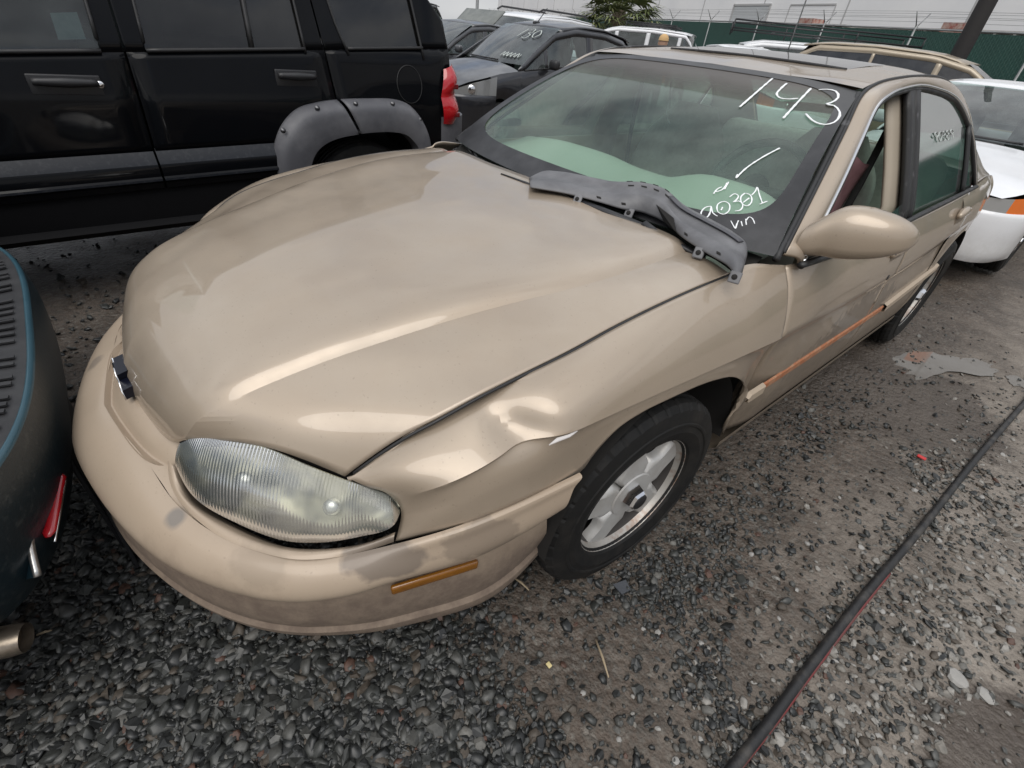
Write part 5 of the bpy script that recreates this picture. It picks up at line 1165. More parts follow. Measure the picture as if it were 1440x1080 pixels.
    ruled(cow, hdr, W*.87, wr, .16, False, 'windshield', gl); ruled(rhd, rbs, wr, W*.85, -.12, False, 'rear_window', gl)
    ry = np.linspace(hdr[0], rhd[0], 12)
    G = np.array([[(t*wr*1.02, y+(.12*t*t if y < hdr[0]+.03 else 0), tz(y)-.045*abs(t)**3) for t in np.linspace(-1, 1, 15)] for y in ry]); patch('roof', G, pm, e, flip=False, solid=-.02)
    # side: rail band, pillars, panes
    yA, yC = rail[0, 0], rail[-1, 0]
    def sd(y, k): 
        b_, r = bz(y), rz_(y); f = min(1, max(0, (r-b_)/.35)); wt = W*.93*(1-f)+(wr*1.03)*f
        return lambda q: (W*.93+(wt-W*.93)*q, y, b_+(r-b_)*q)
    for s in (1, -1):
        band = []
        for y in np.linspace(yA, yC, 40):
            f = sd(y, 0); hh = rz_(y)-bz(y); q0 = max(0, 1-(.075)/max(hh, .075)); a_, b_ = f(q0), f(1.0); band.append([(s*a_[0], a_[1], a_[2]), (s*b_[0]-s*.0, b_[1], b_[2]+.006)])
        patch('roof_rail', np.array(band), pm, e, solid=.02, flip=(s > 0))
        edges = p['pillars']
        for (pa, pb) in edges:
            G = np.array([[(lambda v: (s*v[0], v[1], v[2]))(sd(y, 0)(q)) for q in np.linspace(0, 1, 6)] for y in (pa, pb)]); patch('pillar', G, p.get('pillar_mat', pm), e, solid=.02, flip=(s > 0))
        for ya, yb2 in zip([yA]+[b_ for a_, b_ in edges], [a_ for a_, b_ in edges]+[yC]):
            G = np.array([[(lambda v: (s*(v[0]-.008), v[1], v[2]))(sd(y, 0)(q)) for q in np.linspace(0, .97, 6)] for y in np.linspace(ya, yb2, 10)]); patch('side_window', G, gl, e, flip=(s > 0))
        MB().tube([(s*W*.935, y, bz(y)+.004) for y in np.linspace(yA+.1, yC-.1, 16)], .009, 6).build('belt_trim', M_rub, e)
        mr_ = p.get('mirror')
        if mr_: rbox('door_mirror', (s*(W+.06), mr_[0], mr_[1]), (.16, .10, .12), .04, p.get('mirror_mat', pm), e)
        for yg in p.get('gaps', ()):
            MB().tube([(s*(w(yg)*.955+.001), yg, bz(yg)-.03), (s*(w(yg)+.001), yg, .55), (s*(w(yg)*.97), yg, .30)], .005, 6, flat=.6).build('door_gap', M_rub, e)
    MB().box((0, .5*(y0+y1), .40), (W*1.5, (y1-y0)*.8, .2)).build('cabin_floor', M_void, e, smooth=False)
    if p.get('dark'): MB().box((0, .5*(p['dark'][0]+p['dark'][1]), 1.2), (W*1.35, p['dark'][1]-p['dark'][0], .75)).build('dark_cabin_fill', M_void, e, smooth=False)  # black box added inside to keep the windows dark
    for s in (1, -1):
        if p.get('seats'):
            sy, sz = p['seats']; rbox('seat', (s*W*.42, sy, sz), (.42, .16, .62), .06, M_dark, e, rot=(R_(-14), 0, 0)); rbox('headrest', (s*W*.42, sy+.10, sz+.38), (.24, .09, .17), .04, M_dark, e)
    if p.get('wheels', True):
        for i, a in enumerate(axles):
            for s in (1, -1):
                c_ = copy_tree(w0, e); c_.location = (s*(W-.10), a, rw); c_.scale = (rw/.331,)*3; c_.rotation_euler = (R_(30*i), 0, 0 if s > 0 else R_(180))
    return e
P_spark = paint('charcoal_paint', (.022, .023, .028), .5, .28, 1.0, (.05, .05, .055), .25, None, 3)
M_lampw = mat('clear_lamp', (.42, .43, .43), .12, .5, coat=1)
spark_p = dict(W=.80, y0=-.70, y1=2.95, axles=(0, 2.375), rw=.29, top=[(-.70, .74), (-.4, .86), (.2, .99), (.42, 1.03), (1.05, 1.44), (1.5, 1.51), (2.0, 1.51), (2.55, 1.44), (2.75, 1.25), (2.95, .9)],
    belt=[(-.70, .70), (-.45, .80), (0, .90), (.42, .95), (.9, .99), (1.6, 1.05), (2.4, 1.12), (2.95, .95)], rail=[(.30, .96), (.62, 1.16), (1.0, 1.38), (1.4, 1.455), (2.0, 1.45), (2.4, 1.38), (2.62, 1.20)],
    cowl=(.30, 1.0), header=(1.02, 1.44), rhead=(2.58, 1.43), rbase=(2.86, 1.08), pillars=[(.78, .83), (1.60, 1.72), (2.32, 2.5)], lamp_idx=(1, 17, 0), bumper_top=.66, lamp_mat=M_lampw, mirror=(.82, 1.04), mirror_mat=M_black, seats=(1.35, .95), gaps=(.62, 1.66))
sp = yard_car('charcoal_hatchback', 'small charcoal hatchback with roof antenna and 130 on its windshield', 'car', (-5.22, 3.62, 0), 0, P_spark, spark_p)
an = empty('antenna'); an.parent = sp
rbox('antenna_base', (0, 1.18, 1.475), (.05, .12, .05), .018, M_black, an); MB().tube([(0, 1.2, 1.49), (0, 1.36, 1.66)], .006, 8).build('antenna_rod', M_black, an)
def spws(u, v): # point on the hatchback windshield, u -1..1 to its left side, v up
    a, b_ = spark_p['cowl'], spark_p['header']; wr = .74*.80; W_ = .80*.87; return (u*(W_*(1-v)+wr*v), a[0]*(1-v)+b_[0]*v+.16*u*u*(1-.5*v)-.012, a[1]*(1-v)+b_[1]*v+.02*math.sin(math.pi*v)+.01)
strokes('painted_number', [[(.25, .86), (.18, .62)], [(.33, .84), (.45, .88), (.47, .78), (.38, .75), (.49, .70), (.45, .6), (.33, .62)], [(.62, .86), (.55, .76), (.62, .64), (.72, .74), (.64, .86)]], spws, .008, M_faint, sp)
strokes('painted_notes', [[(.30+.09*k, .12), (.34+.09*k, .22), (.37+.09*k, .13), (.40+.09*k, .2)] for k in range(5)], spws, .006, M_faint, sp)
MB().tube([spws(u, .03) for u in np.linspace(-.7, .35, 10)], .010, 6).build('wiper', M_black, sp)

P_white = paint('white_paint', (.74, .75, .77), 0, .35, .8, (.6, .6, .6), .25, (.3, .5, (.4, .38, .35), .5), 3)
sedan_p = dict(W=.85, y0=-.92, y1=3.45, axles=(0, 2.62), rw=.30, top=[(-.92, .73), (-.6, .82), (0, .90), (.50, .97), (1.25, 1.38), (1.7, 1.425), (2.2, 1.40), (2.9, 1.02), (3.3, 1.0), (3.45, .92)],
    belt=[(-.92, .70), (-.6, .77), (0, .85), (.5, .90), (1.5, .93), (2.6, .97), (3.45, .90)], rail=[(.42, .90), (.8, 1.12), (1.25, 1.33), (1.7, 1.37), (2.15, 1.33), (2.5, 1.16), (2.85, .98)],
    cowl=(.36, .96), header=(1.2, 1.375), rhead=(2.2, 1.38), rbase=(2.9, 1.01), pillars=[(1.5, 1.6), (2.38, 2.48)], lamp_idx=(5, 21, 12), lamp_mat=M_lampw, mirror=(.75, 1.0), seats=(1.45, .85), gaps=(.45, 1.55, 2.45))
wsd = yard_car('white_sedan', 'white sedan with amber corner lamps parked behind the tan sedan', 'car', (.13, 5.30, 0), 0, P_white, sedan_p)
def wws(u, v):
    a, b_ = sedan_p['cowl'], sedan_p['header']; wr = .74*.85; W_ = .85*.87; return (u*(W_*(1-v)+wr*v), a[0]*(1-v)+b_[0]*v+.16*u*u*(1-.5*v)-.014, a[1]*(1-v)+b_[1]*v+.02*math.sin(math.pi*v)+.012)
strokes('painted_number', [[(.52, .58), (.62, .48), (.78, .5), (.82, .62)], [(.45, .50), (.5, .36), (.66, .34), (.76, .46)], [(.55, .68), (.70, .55), (.86, .62)]], wws, .005, M_white_mark, wsd)
rbox('rear_view_mirror', (0.0, 1.10, 1.26), (.22, .03, .07), .012, M_dark, wsd); MB().tube([wws(u, .02) for u in np.linspace(-.8, .55, 10)], .011, 6).build('wiper', M_black, wsd)

P_tanvan = paint('beige_van_paint', (.36, .30, .22), .3, .35, .8, (.4, .34, .27), .3, None, 3)
M_vg = glass('van_privacy_glass', (.015, .015, .016), 1.5, 0, .2, (.16, .16, .16))
van_p = dict(W=.95, y0=-.95, y1=3.95, axles=(0, 2.95), rw=.33, top=[(-.95, .80), (-.5, .98), (.10, 1.10), (.95, 1.62), (1.5, 1.73), (2.4, 1.76), (3.2, 1.74), (3.7, 1.66), (3.95, 1.0)],
    belt=[(-.95, .75), (-.4, .93), (.2, 1.02), (1.2, 1.08), (3.95, 1.10)], rail=[(.10, 1.05), (.5, 1.32), (.95, 1.57), (1.5, 1.67), (2.4, 1.70), (3.3, 1.67), (3.62, 1.5), (3.85, 1.12)],
    cowl=(.0, 1.09), header=(.95, 1.62), rhead=(3.55, 1.70), rbase=(3.9, 1.12), pillars=[(1.35, 1.44), (2.35, 2.40), (3.45, 3.5)], lamp_mat=M_lampw, glass=M_vg, wr=.78, dark=(1.3, 3.5))
yard_car('beige_minivan', 'beige minivan with dark tinted windows standing in front of the green fence', 'minivan', (-.25, 11.2, 0), R_(97), P_tanvan, van_p)
sed2 = dict(sedan_p); 
P_slate = paint('slate_paint', (.05, .052, .058), .3, .3, .9, (.09, .09, .09), .3, None, 3)
yard_car('slate_sedan', 'slate grey sedan between the black SUV and the charcoal hatchback', 'car', (-8.35, 4.2, 0), R_(4), P_slate, sed2)
suv_p = dict(W=.93, y0=-.85, y1=3.75, axles=(0, 2.75), rw=.37, top=[(-.85, .95), (-.5, 1.06), (.3, 1.13), (.85, 1.66), (1.3, 1.76), (2.4, 1.80), (3.4, 1.76), (3.6, 1.70), (3.75, 1.1)],
    belt=[(-.85, .90), (-.4, 1.02), (.3, 1.08), (1.2, 1.13), (3.75, 1.15)], rail=[(.25, 1.10), (.5, 1.34), (.88, 1.62), (1.3, 1.71), (2.4, 1.74), (3.35, 1.70), (3.58, 1.5), (3.7, 1.17)],
    cowl=(.2, 1.13), header=(.85, 1.66), rhead=(3.5, 1.74), rbase=(3.72, 1.16), pillars=[(1.25, 1.36), (2.2, 2.32), (3.15, 3.25)], bumper_top=.72, lamp_mat=M_lampw, wr=.82, dark=(1.4, 3.4))
def rack(e, y0_, y1_, z, wx, hgt, m=M_black, rails=5):
    for s in (1, -1):
        MB().tube([(s*wx, y0_, z), (s*wx, y1_, z)], .018, 6).build('rack_rail', m, e)
        if hgt: MB().tube([(s*wx, y0_, z+hgt), (s*wx, y1_, z+hgt)], .018, 6).build('rack_rail', m, e)
        for y in np.linspace(y0_, y1_, 4): MB().tube([(s*wx, y, z-.10), (s*wx, y, z+hgt)], .016, 6).build('rack_post', m, e)
    for y in np.linspace(y0_, y1_, rails): MB().tube([(-wx, y, z+.01), (wx, y, z+.01)], .014, 6).build('rack_bar', m, e)
bs = yard_car('dark_suv', 'dark SUV standing far behind the charcoal hatchback', 'SUV', (-13.6, 5.2, 0), R_(20), paint('black_far', (.02, .02, .023), 0, .3, .8, (.06, .06, .06), .3, None, 3), suv_p)
ws1 = yard_car('white_suv', 'white SUV with long black roof rails behind the charcoal hatchback', 'SUV', (-9.9, 7.3, -.05), R_(10), P_white, suv_p)
for s in (1, -1): MB().tube([(s*.66, 1.2, 1.80), (s*.66, 1.35, 1.86), (s*.66, 3.1, 1.87), (s*.66, 3.3, 1.80)], .022, 8).build('roof_rail_bar', M_black, ws1)
ws2 = yard_car('white_boxy_suv', 'white boxy SUV with roof rack beside the palm', 'SUV', (-12.2, 13.0, .0), R_(-62), P_white, suv_p); rack(ws2, 1.5, 3.0, 1.85, .6, .05)
wt = yard_car('white_work_truck', 'white work truck carrying a tall black ladder rack', 'truck', (-6.9, 11.7, -.05), R_(-58), P_white, suv_p); rack(wt, .6, 4.4, 1.93, .70, .15)
yard_car('white_hatch', 'white car whose roof shows between ladder rack and beige minivan', 'car', (-3.6, 9.7, .12), R_(60), P_white, sedan_p)
# raised grey bonnet of a car out of sight
hb = empty('car_with_raised_bonnet', (-8.6, 5.6, 0), R_(0), 'grey car with its bonnet propped open beside the white SUV', 'car')
G = np.array([[(x, .0+.75*t+.03*(x/.65)**2, 1.02+.62*t) for x in np.linspace(-.65, .65, 9)] for t in np.linspace(0, 1, 7)])
patch('raised_bonnet', G, mat('grey_primer', (.13, .14, .135), .6, noise=(3, (.18, .19, .18), .4, .6)), hb, solid=.02)
MB().box((0, .4, .62), (1.5, 1.5, .6)).build('front_end', P_slate, hb, bevel=.12); MB().box((0, 2.2, .65), (1.55, 2.2, .7)).build('body', P_slate, hb, bevel=.15)
MB().tube([(.5, -.2, .9), (.5, .45, 1.35)], .008, 6).build('prop_rod', M_black, hb)
# ------------------------------------------------------------------ fence along the yard
M_slat = bpy.data.materials.new('green_slats'); M_slat.use_nodes = True
def slat_nodes():
    t = M_slat.node_tree; b_ = t.nodes['Principled BSDF']; K = t.links.new; b_.inputs['Roughness'].default_value = .6
    tcn = t.nodes.new('ShaderNodeTexCoord'); n = t.nodes.new('ShaderNodeTexNoise'); n.inputs['Scale'].default_value = 1.5; n.inputs['Detail'].default_value = 6; K(tcn.outputs['Object'], n.inputs['Vector'])
    wv = t.nodes.new('ShaderNodeTexWave'); wv.wave_type = 'BANDS'; wv.bands_direction = 'X'; wv.inputs['Scale'].default_value = 5.2; K(tcn.outputs['Object'], wv.inputs['Vector'])
    r = t.nodes.new('ShaderNodeValToRGB'); r.color_ramp.elements[0].color = (.008, .035, .028, 1); r.color_ramp.elements[1].color = (.016, .075, .058, 1); K(n.outputs['Fac'], r.inputs[0])
    # galvanised diamond mesh lines in front of the slats
    def dl(sg):
        m = t.nodes.new('ShaderNodeMapping'); m.inputs['Rotation'].default_value = (0, sg*R_(48), 0); K(tcn.outputs['Object'], m.inputs['Vector'])
        w2 = t.nodes.new('ShaderNodeTexWave'); w2.bands_direction = 'X'; w2.inputs['Scale'].default_value = 3.4; K(m.outputs[0], w2.inputs['Vector'])
        q = t.nodes.new('ShaderNodeMapRange'); K(w2.outputs['Fac'], q.inputs[0]); q.inputs[1].default_value = .93; q.inputs[2].default_value = .99; return q.outputs[0]
    mx_ = t.nodes.new('ShaderNodeMath'); mx_.operation = 'MAXIMUM'; K(dl(1), mx_.inputs[0]); K(dl(-1), mx_.inputs[1])
    mc = t.nodes.new('ShaderNodeMix'); mc.data_type = 'RGBA'; K(mx_.outputs[0], mc.inputs['Factor']); K(r.outputs[0], mc.inputs['A']); mc.inputs['B'].default_value = (.035, .085, .07, 1)
    K(mc.outputs['Result'], b_.inputs['Base Color'])
    bp = t.nodes.new('ShaderNodeBump'); bp.inputs['Distance'].default_value = .02; bp.inputs['Strength'].default_value = .6; K(wv.outputs['Fac'], bp.inputs['Height']); K(bp.outputs[0], b_.inputs['Normal'])
slat_nodes()
M_galv = mat('galvanised', (.30, .31, .31), .5, .6, noise=(5, (.22, .22, .22), .4, .7))
fence = empty('slatted_fence', (0, 0, 0), label='tall green slatted chain-link fence topped with barbed wire', cat='fence')
FP = [(-46, 34.9), (-31, 29.0), (-18.1, 23.35), (-8.8, 19.3), (-2, 17.0), (6, 14.2), (16, 10.7), (26, 7)]
FPc = lin(FP, 400); dist = np.r_[0, np.cumsum(np.hypot(*np.diff(FPc, axis=0).T))]
nP = int(dist[-1]//3.0); posts = np.stack([np.interp(np.arange(nP+1)*3.0, dist, FPc[:, i]) for i in (0, 1)], 1)
pan = MB().box((1.5, 0, 1.2), (2.94, .03, 2.36)).build('slat_panel', M_slat, fence, smooth=False); pan_me = pan.data
post = MB().rev([(0, .035), (2.5, .035), (2.52, 0)], 10, 'z').build('fence_post', M_galv, fence); post_me = post.data
armb = MB().tube([(0, 0, 2.45), (.02, -.28, 2.78)], .014, 6).tube([(0, 0, 2.45), (.02, .28, 2.78)], .014, 6); arm = armb.build('barbed_wire_arm', M_galv, fence); arm_me = arm.data
for i in range(nP):
    a_, b_ = posts[i], posts[i+1]; ang = math.atan2(b_[1]-a_[1], b_[0]-a_[0])
    for me_, nm in ((pan_me, 'slat_panel'), (post_me, 'fence_post'), (arm_me, 'barbed_wire_arm')):
        if i == 0: o = {'slat_panel': pan, 'fence_post': post, 'barbed_wire_arm': arm}[nm]
        else: o = bpy.data.objects.new(nm, me_); link(o, fence)
        o.location = (a_[0], a_[1], 0); o.rotation_euler = (0, 0, ang)
MB().tube([(x, y, 2.42) for x, y in posts], .025, 6).build('top_rail', M_galv, fence)
for k, (of, zz) in enumerate(((-.10, 2.56), (-.19, 2.67), (-.27, 2.77), (.19, 2.67), (.27, 2.77))):
    t = np.array([.38, .92]); MB().tube([(x+t[0]*of, y+t[1]*of, zz+.01*math.sin(3*i)) for i, (x, y) in enumerate(posts)], .004, 5).build('barbed_wire', M_galv, fence)

# ------------------------------------------------------------------ white warehouse behind the fence
M_wall = mat('white_concrete', (.80, .80, .80), .8, noise=(.35, (.72, .725, .735), .35, .7), bump=(6, .05, .02))
M_seam = mat('panel_seam', (.42, .42, .42), .9)
bd = np.array([-.915, .403]); bd /= np.linalg.norm(bd); nrm_b = np.array([-bd[1], bd[0]])*-1  # towards the camera
if nrm_b[1] > 0: nrm_b = -nrm_b
B0 = np.array([-14.6, 36.4])-bd*55
ang_b = math.atan2(bd[1], bd[0])
wh = empty('white_warehouse', (B0[0], B0[1], 0), ang_b, 'long white concrete warehouse with roller door behind the fence', 'warehouse')
Lb = 55+82; Hb = 12.0
# local: x along wall, +y is towards the camera when rotated
MBx = MB().box((Lb/2, -10, Hb/2), (Lb, 20, Hb)); MBx.build('wall', M_wall, wh, smooth=False)
sgn = 1 if (np.array([-math.sin(ang_b), math.cos(ang_b)]) @ nrm_b) > 0 else -1
if sgn < 0: wh.children[0].location = (0, 20, 0)
yf = sgn*.0
for k in range(19): MB().box((7.3*k+3, yf+sgn*.004, Hb/2), (.10, .02, Hb-.2)).build('panel_joint', M_seam, wh, smooth=False)
def wl(px, z=4.3):  # wall coordinate of a photo pixel column
    d = ray(px); A_ = np.array([[bd[0], -d[0]], [bd[1], -d[1]]]); s_, t_ = np.linalg.solve(A_, CAM[:2]-B0); return s_, CAM[2]+t_*d[2]
(s1, z1), (s2, z2) = wl((1033, 8.5)), wl((1084, 8)); (s3, z3), (s4, z4) = wl((1112, 7.5)), wl((1176, 7.5))
rd = empty('roller_door'); rd.parent = wh
zt_ = .5*(z1+z2); a_, b_ = min(s1, s2), max(s1, s2)
for k in range(24): MB().box(((a_+b_)/2, yf+sgn*.012, zt_*(k+.5)/24), (b_-a_, .03, zt_/24-.02)).build('door_slat', mat('door_slat_grey', (.50, .52, .53), .6), rd, smooth=False)
for xx in (a_, b_): MB().box((xx, yf+sgn*.03, zt_/2), (.12, .08, zt_+.1)).build('door_jamb', M_seam, rd, smooth=False)
MB().box(((a_+b_)/2, yf+sgn*.03, zt_+.06), (b_-a_+.12, .08, .12)).build('door_head', M_seam, rd, smooth=False)
zt2 = .5*(z3+z4); a_, b_ = min(s3, s4), max(s3, s4)
bo = empty('blanked_opening'); bo.parent = wh
for xx in (a_, b_): MB().box((xx, yf+sgn*.02, zt2/2), (.05, .03, zt2)).build('edge_strip', M_seam, bo, smooth=False)
MB().box(((a_+b_)/2, yf+sgn*.02, zt2+.04), (b_-a_, .03, .08)).build('edge_strip', M_seam, bo, smooth=False)
MB().box((Lb/2, yf+sgn*.03, Hb-.05), (Lb, .3, .3)).build('parapet_cap', M_seam, wh, smooth=False)
# flat trailers standing behind the fence, tops just showing
M_trail = mat('faded_red_steel', (.30, .10, .08), .7, noise=(8, (.45, .33, .28), .4, .6)); M_trl = mat('pale_steel', (.5, .48, .45), .7)
for k, (cx, cy, ln_) in enumerate(((-9.0, 20.9, 4.5), (-4.2, 19.2, 5.5))):
    e = empty('steel_trailer', (cx, cy, 0), math.atan2(-.41, 1), ('pale steel trailer frame behind the fence below the blanked opening', 'red-ended steel trailer frame behind the fence near the pole')[k], 'trailer', None)
    MB().box((0, 0, 2.50), (ln_, .5, .06)).build('upper_beam', M_trl, e, smooth=False); MB().box((0, 0, 2.36), (ln_, .5, .06)).build('lower_beam', M_trl, e, smooth=False)
    for t in np.linspace(-.48, .48, 12): MB().box((t*ln_, 0, 2.43), (.07, .48, .10)).build('strut', M_trl, e, smooth=False)
    MB().box((.1*ln_, 0, 2.56), (.7, .5, .22)).build('red_block', M_trail, e, smooth=False)
    for t in (-.3, .3): MB().box((t*ln_, 0, 1.15), (.3, .4, 2.3)).build('stand', M_trail, e, smooth=False)

# ------------------------------------------------------------------ palms
M_frond = mat('palm_green', (.085, .125, .042), .55, noise=(3, (.20, .20, .09), .4, .65)); M_fdry = mat('palm_dry', (.20, .16, .09), .8); M_trunk = mat('palm_trunk', (.10, .075, .05), .9, noise=(6, (.16, .13, .10), .4, .7), bump=(25, .6, .03))
def palm(loc, ht, n, R0, seed, label):
    e = empty('fan_palm', loc, 0, label, 'palm tree'); r0 = np.random.default_rng(seed)
    MB().rev([(0, .30), (.3, .26), (ht*.5, .22), (ht*.9, .26), (ht, .20)], 14, 'z').build('trunk', M_trunk, e)
    B = MB()
    for k in range(n):
        az = k*2.399+.4*r0.random(); el = R_(75)-R_(115)*(k/n)**.8+R_(8)*(r0.random()-.5); pl_ = R0*(.55+.3*r0.random())
        d = np.array([math.cos(az)*math.cos(el), math.sin(az)*math.cos(el), math.sin(el)]); base = np.array([0, 0, ht-.1-.3*(k/n)]); tip = base+d*pl_+np.array([0, 0, -.12*pl_*math.cos(el)])
        B.tube([base, .5*(base+tip)+np.array([0, 0, .05]), tip], [.018, .014, .010], 5)
        side = np.cross(d, (0, 0, 1)); side = side/(np.linalg.norm(side)+1e-6) if np.linalg.norm(side) > .1 else np.array([1, 0, 0]); upv = np.cross(side, d)
        dry = 1 if (k > n*.82 and r0.random() < .6) else 0
        m = 22
        for j in range(m):
            a = R_(-105)+R_(210)*j/(m-1); L_ = R0*(.50+.12*math.cos(a))*(.85+.3*r0.random())
            v = d*math.cos(a)+side*math.sin(a); drop = np.array([0, 0, -.22*L_*(.6+r0.random())]); fold = upv*(.03*(-1)**j)
            w_ = np.cross(v, upv); w_ = w_/np.linalg.norm(w_)*.034
            p0, p1, p2 = tip, tip+v*L_*.55+fold+drop*.15, tip+v*L_+drop
            B.add([p0-w_*.3, p0+w_*.3, p1+w_, p1-w_, p2], [(0, 1, 2, 3), (3, 2, 4)], dry)
    o = B.build('crown', [M_frond, M_fdry], e, smooth=False, kind=None); return e
palm((-12.6, 15.1, 0), 2.25, 85, 1.3, 3, 'green fan palm growing in front of the white warehouse')
palm((-.1, 15.4, 0), 1.45, 40, .95, 8, 'small palm against the green fence beyond the white sedan')
palm((-30.5, 13.6, 0), 3.4, 30, 1.6, 5, 'far palm whose fronds show above the black SUV')
# ------------------------------------------------------------------ poles, distant lamp post
pb = np.array([-1.92, 12.69]); o = MB().rev([(0, .15), (.02, .15), (4, .14), (9, .12), (9.02, 0)], 20, 'z').build('dark_pole', mat('dark_pole_wood', (.022, .020, .020), .8, bump=(20, .4, .01)), None, label='thick dark utility pole rising in front of the fence', cat='pole'); o.location = (pb[0], pb[1], 0)
o = MB().tube([(0, 0, 0), (0, 0, 9)], .012, 6).build('thin_mast', M_galv, None, label='thin pale mast beside the ladder rack', cat='mast'); d = ray((1112, 60)); h_ = np.hypot(d[0], d[1]); p = CAM+d/h_*13.5; o.location = (p[0], p[1], 0)
o = MB().rev([(0, .16), (11, .10), (11.02, 0)], 10, 'z').build('lamp_post', M_galv, None, label='distant lamp post against the sky', cat='pole'); d = ray((671, 10)); h_ = np.hypot(d[0], d[1]); p = CAM+d/h_*55; o.location = (p[0], p[1], 0)

# ------------------------------------------------------------------ person in a tan cap, mostly hidden by the sedan
def person():
    d = ray((932, 60)); h_ = np.hypot(d[0], d[1]); p = CAM+d/h_*11
    e = empty('person', (p[0], p[1], 0), R_(200), 'person in a tan cap and dark top standing beyond the tan sedan', 'person'); e.scale = (.87,)*3
    me = bpy.data.meshes.new('body'); J_ = [(0, 0, .95), (0, .01, 1.15), (0, .02, 1.38), (0, .0, 1.47), (0, -.01, 1.56), (.19, .02, 1.38), (.27, .03, 1.12), (.27, -.06, .88), (-.19, .02, 1.38), (-.27, .03, 1.12), (-.27, -.06, .88), (.10, 0, .90), (.11, -.02, .50), (.11, .03, .08), (.12, -.12, .03), (-.10, 0, .90), (-.11, -.02, .50), (-.11, .03, .08), (-.12, -.12, .03)]
    E_ = [(0, 1), (1, 2), (2, 3), (3, 4), (2, 5), (5, 6), (6, 7), (2, 8), (8, 9), (9, 10), (0, 11), (11, 12), (12, 13), (13, 14), (0, 15), (15, 16), (16, 17), (17, 18)]
    rad = [.15, .15, .16, .065, .06, .075, .05, .035, .075, .05, .035, .10, .065, .05, .04, .10, .065, .05, .04]
    me.from_pydata(J_, E_, []); o = bpy.data.objects.new('body', me); link(o, e); me.materials.append(mat('dark_shirt', (.03, .032, .04), .9))
    sk = o.modifiers.new('skin', 'SKIN'); o.modifiers.new('sub', 'SUBSURF').levels = 2
    for i, r in enumerate(rad): me.skin_vertices[0].data[i].radius = (r, r)
    me.skin_vertices[0].data[0].use_root = True
    skin = mat('skin', (.42, .26, .18), .6)
    hd = MB(); prof = [(1.52, .03), (1.54, .065), (1.58, .082), (1.64, .092), (1.70, .090), (1.75, .07), (1.775, .03), (1.78, 0)]
    hd.rev([(z, r) for z, r in prof], 20, 'z', (0, -.02, 0)); h = hd.build('head', skin, e)
    MB().prism([(-.016, -.105, 1.60), (.016, -.105, 1.60), (.006, -.110, 1.65), (-.006, -.110, 1.65)], (0, -.02, -.008)).build('nose', skin, h)
    for s in (1, -1): rbox('ear', (s*.09, -.01, 1.64), (.016, .04, .06), .007, skin, h); rbox('eye', (s*.033, -.107, 1.655), (.022, .008, .010), .003, M_dark, h)
    rbox('mouth', (0, -.102, 1.575), (.05, .008, .010), .003, mat('lips', (.3, .12, .1), .6), h)
    cp = mat('tan_cap', (.55, .36, .17), .85); c = MB(); c.rev([(1.685, .104), (1.73, .100), (1.775, .075), (1.80, .03), (1.803, 0)], 24, 'z', (0, -.015, 0)); cap = c.build('cap', cp, e)
    G = np.array([[(.10*math.sin(a)*k, -.015-.09*math.cos(a)-(.10*k*math.cos(a)), 1.692-.02*k) for a in np.linspace(-1.2, 1.2, 12)] for k in (.9, 1.0)]); 
    G = np.array([[(.10*math.sin(a), -.015-(.095+k)*math.cos(a), 1.690-.18*k) for a in np.linspace(-1.25, 1.25, 12)] for k in (0, .04, .085)]); patch('cap_brim', G, cp, cap, solid=.004)
person()

# ------------------------------------------------------------------ things on the ground
M_hose = mat('black_hose', (.018, .018, .019), .5, noise=(14, (.06, .055, .05), .5, .68), bump=(80, .2, .003))
hp = [(1020, 1096), (1033, 1077), (1079, 1019), (1128, 952), (1207, 848), (1287, 753), (1372, 646), (1440, 567), (1520, 470)]
def onground(px, py, h=0):
    p = PZ(px, py, h)
    for _ in range(4): p = PZ(px, py, float(gz(p[0], p[1]))+h)
    return p
H3 = [onground(x, y, .013) for x, y in hp]; H3[0] = H3[1]+(H3[1]-H3[2])*1.5
MB().tube(cr_(H3, 90), .0135, 14).build('black_hose', M_hose, None, label='thick black hose lying across the gravel beside the tan sedan', cat='hose')
H4 = [onground(x+7, y+3, .008) for x, y in hp[1:5]]; H4.append(onground(1250, 806, .006))
MB().tube(cr_(H4, 60), .0065, 10).build('red_hose', mat('dull_red_hose', (.16, .03, .03), .6, noise=(14, (.09, .05, .045), .4, .7)), None, label='thin dull red hose running along the black hose', cat='hose')
# puddles
M_water = mat('muddy_water', (.17, .16, .145), .03, spec=.8, noise=(3, (.12, .105, .09), .4, .7)); M_mud = mat('wet_mud', (.085, .07, .056), .42, noise=(5, (.06, .049, .04), .4, .7), bump=(25, .4, .01), rvar=(4, .25))
def puddle(poly, label, dz=.004, m=None):
    P3 = cr_([onground(x, y) for x, y in poly], 90, closed=True); c = P3.mean(0); r0 = np.random.default_rng(int(poly[0][0])); an_ = np.arange(90)/90*2*np.pi; P3 = c+(P3-c)*(1+.09*np.sin(5*an_+1)+.06*np.sin(9*an_+2)+.04*np.sin(17*an_)+.02*(r0.random(90)-.5))[:, None]; z = c[2]+dz
    rings = [np.c_[c[0]+(P3[:, 0]-c[0])*k, c[1]+(P3[:, 1]-c[1])*k, np.full(90, z)] for k in (1, .6, .2)]
    b_ = MB(); b_.add(np.concatenate(rings), gridf(3, 90, cv=True)+[tuple(range(180, 270))]); b_.build('puddle' if m is None else 'mud_patch', m or M_water, None, label=label, cat='puddle', group=None)
puddle([(1255, 515), (1290, 492), (1335, 500), (1400, 508), (1395, 528), (1330, 525), (1280, 532)], 'long shallow puddle beside the rear wheel of the tan sedan', .0015)
puddle([(1415, 530), (1440, 528), (1450, 545), (1425, 543)], 'small puddle next to the long puddle', .0015)
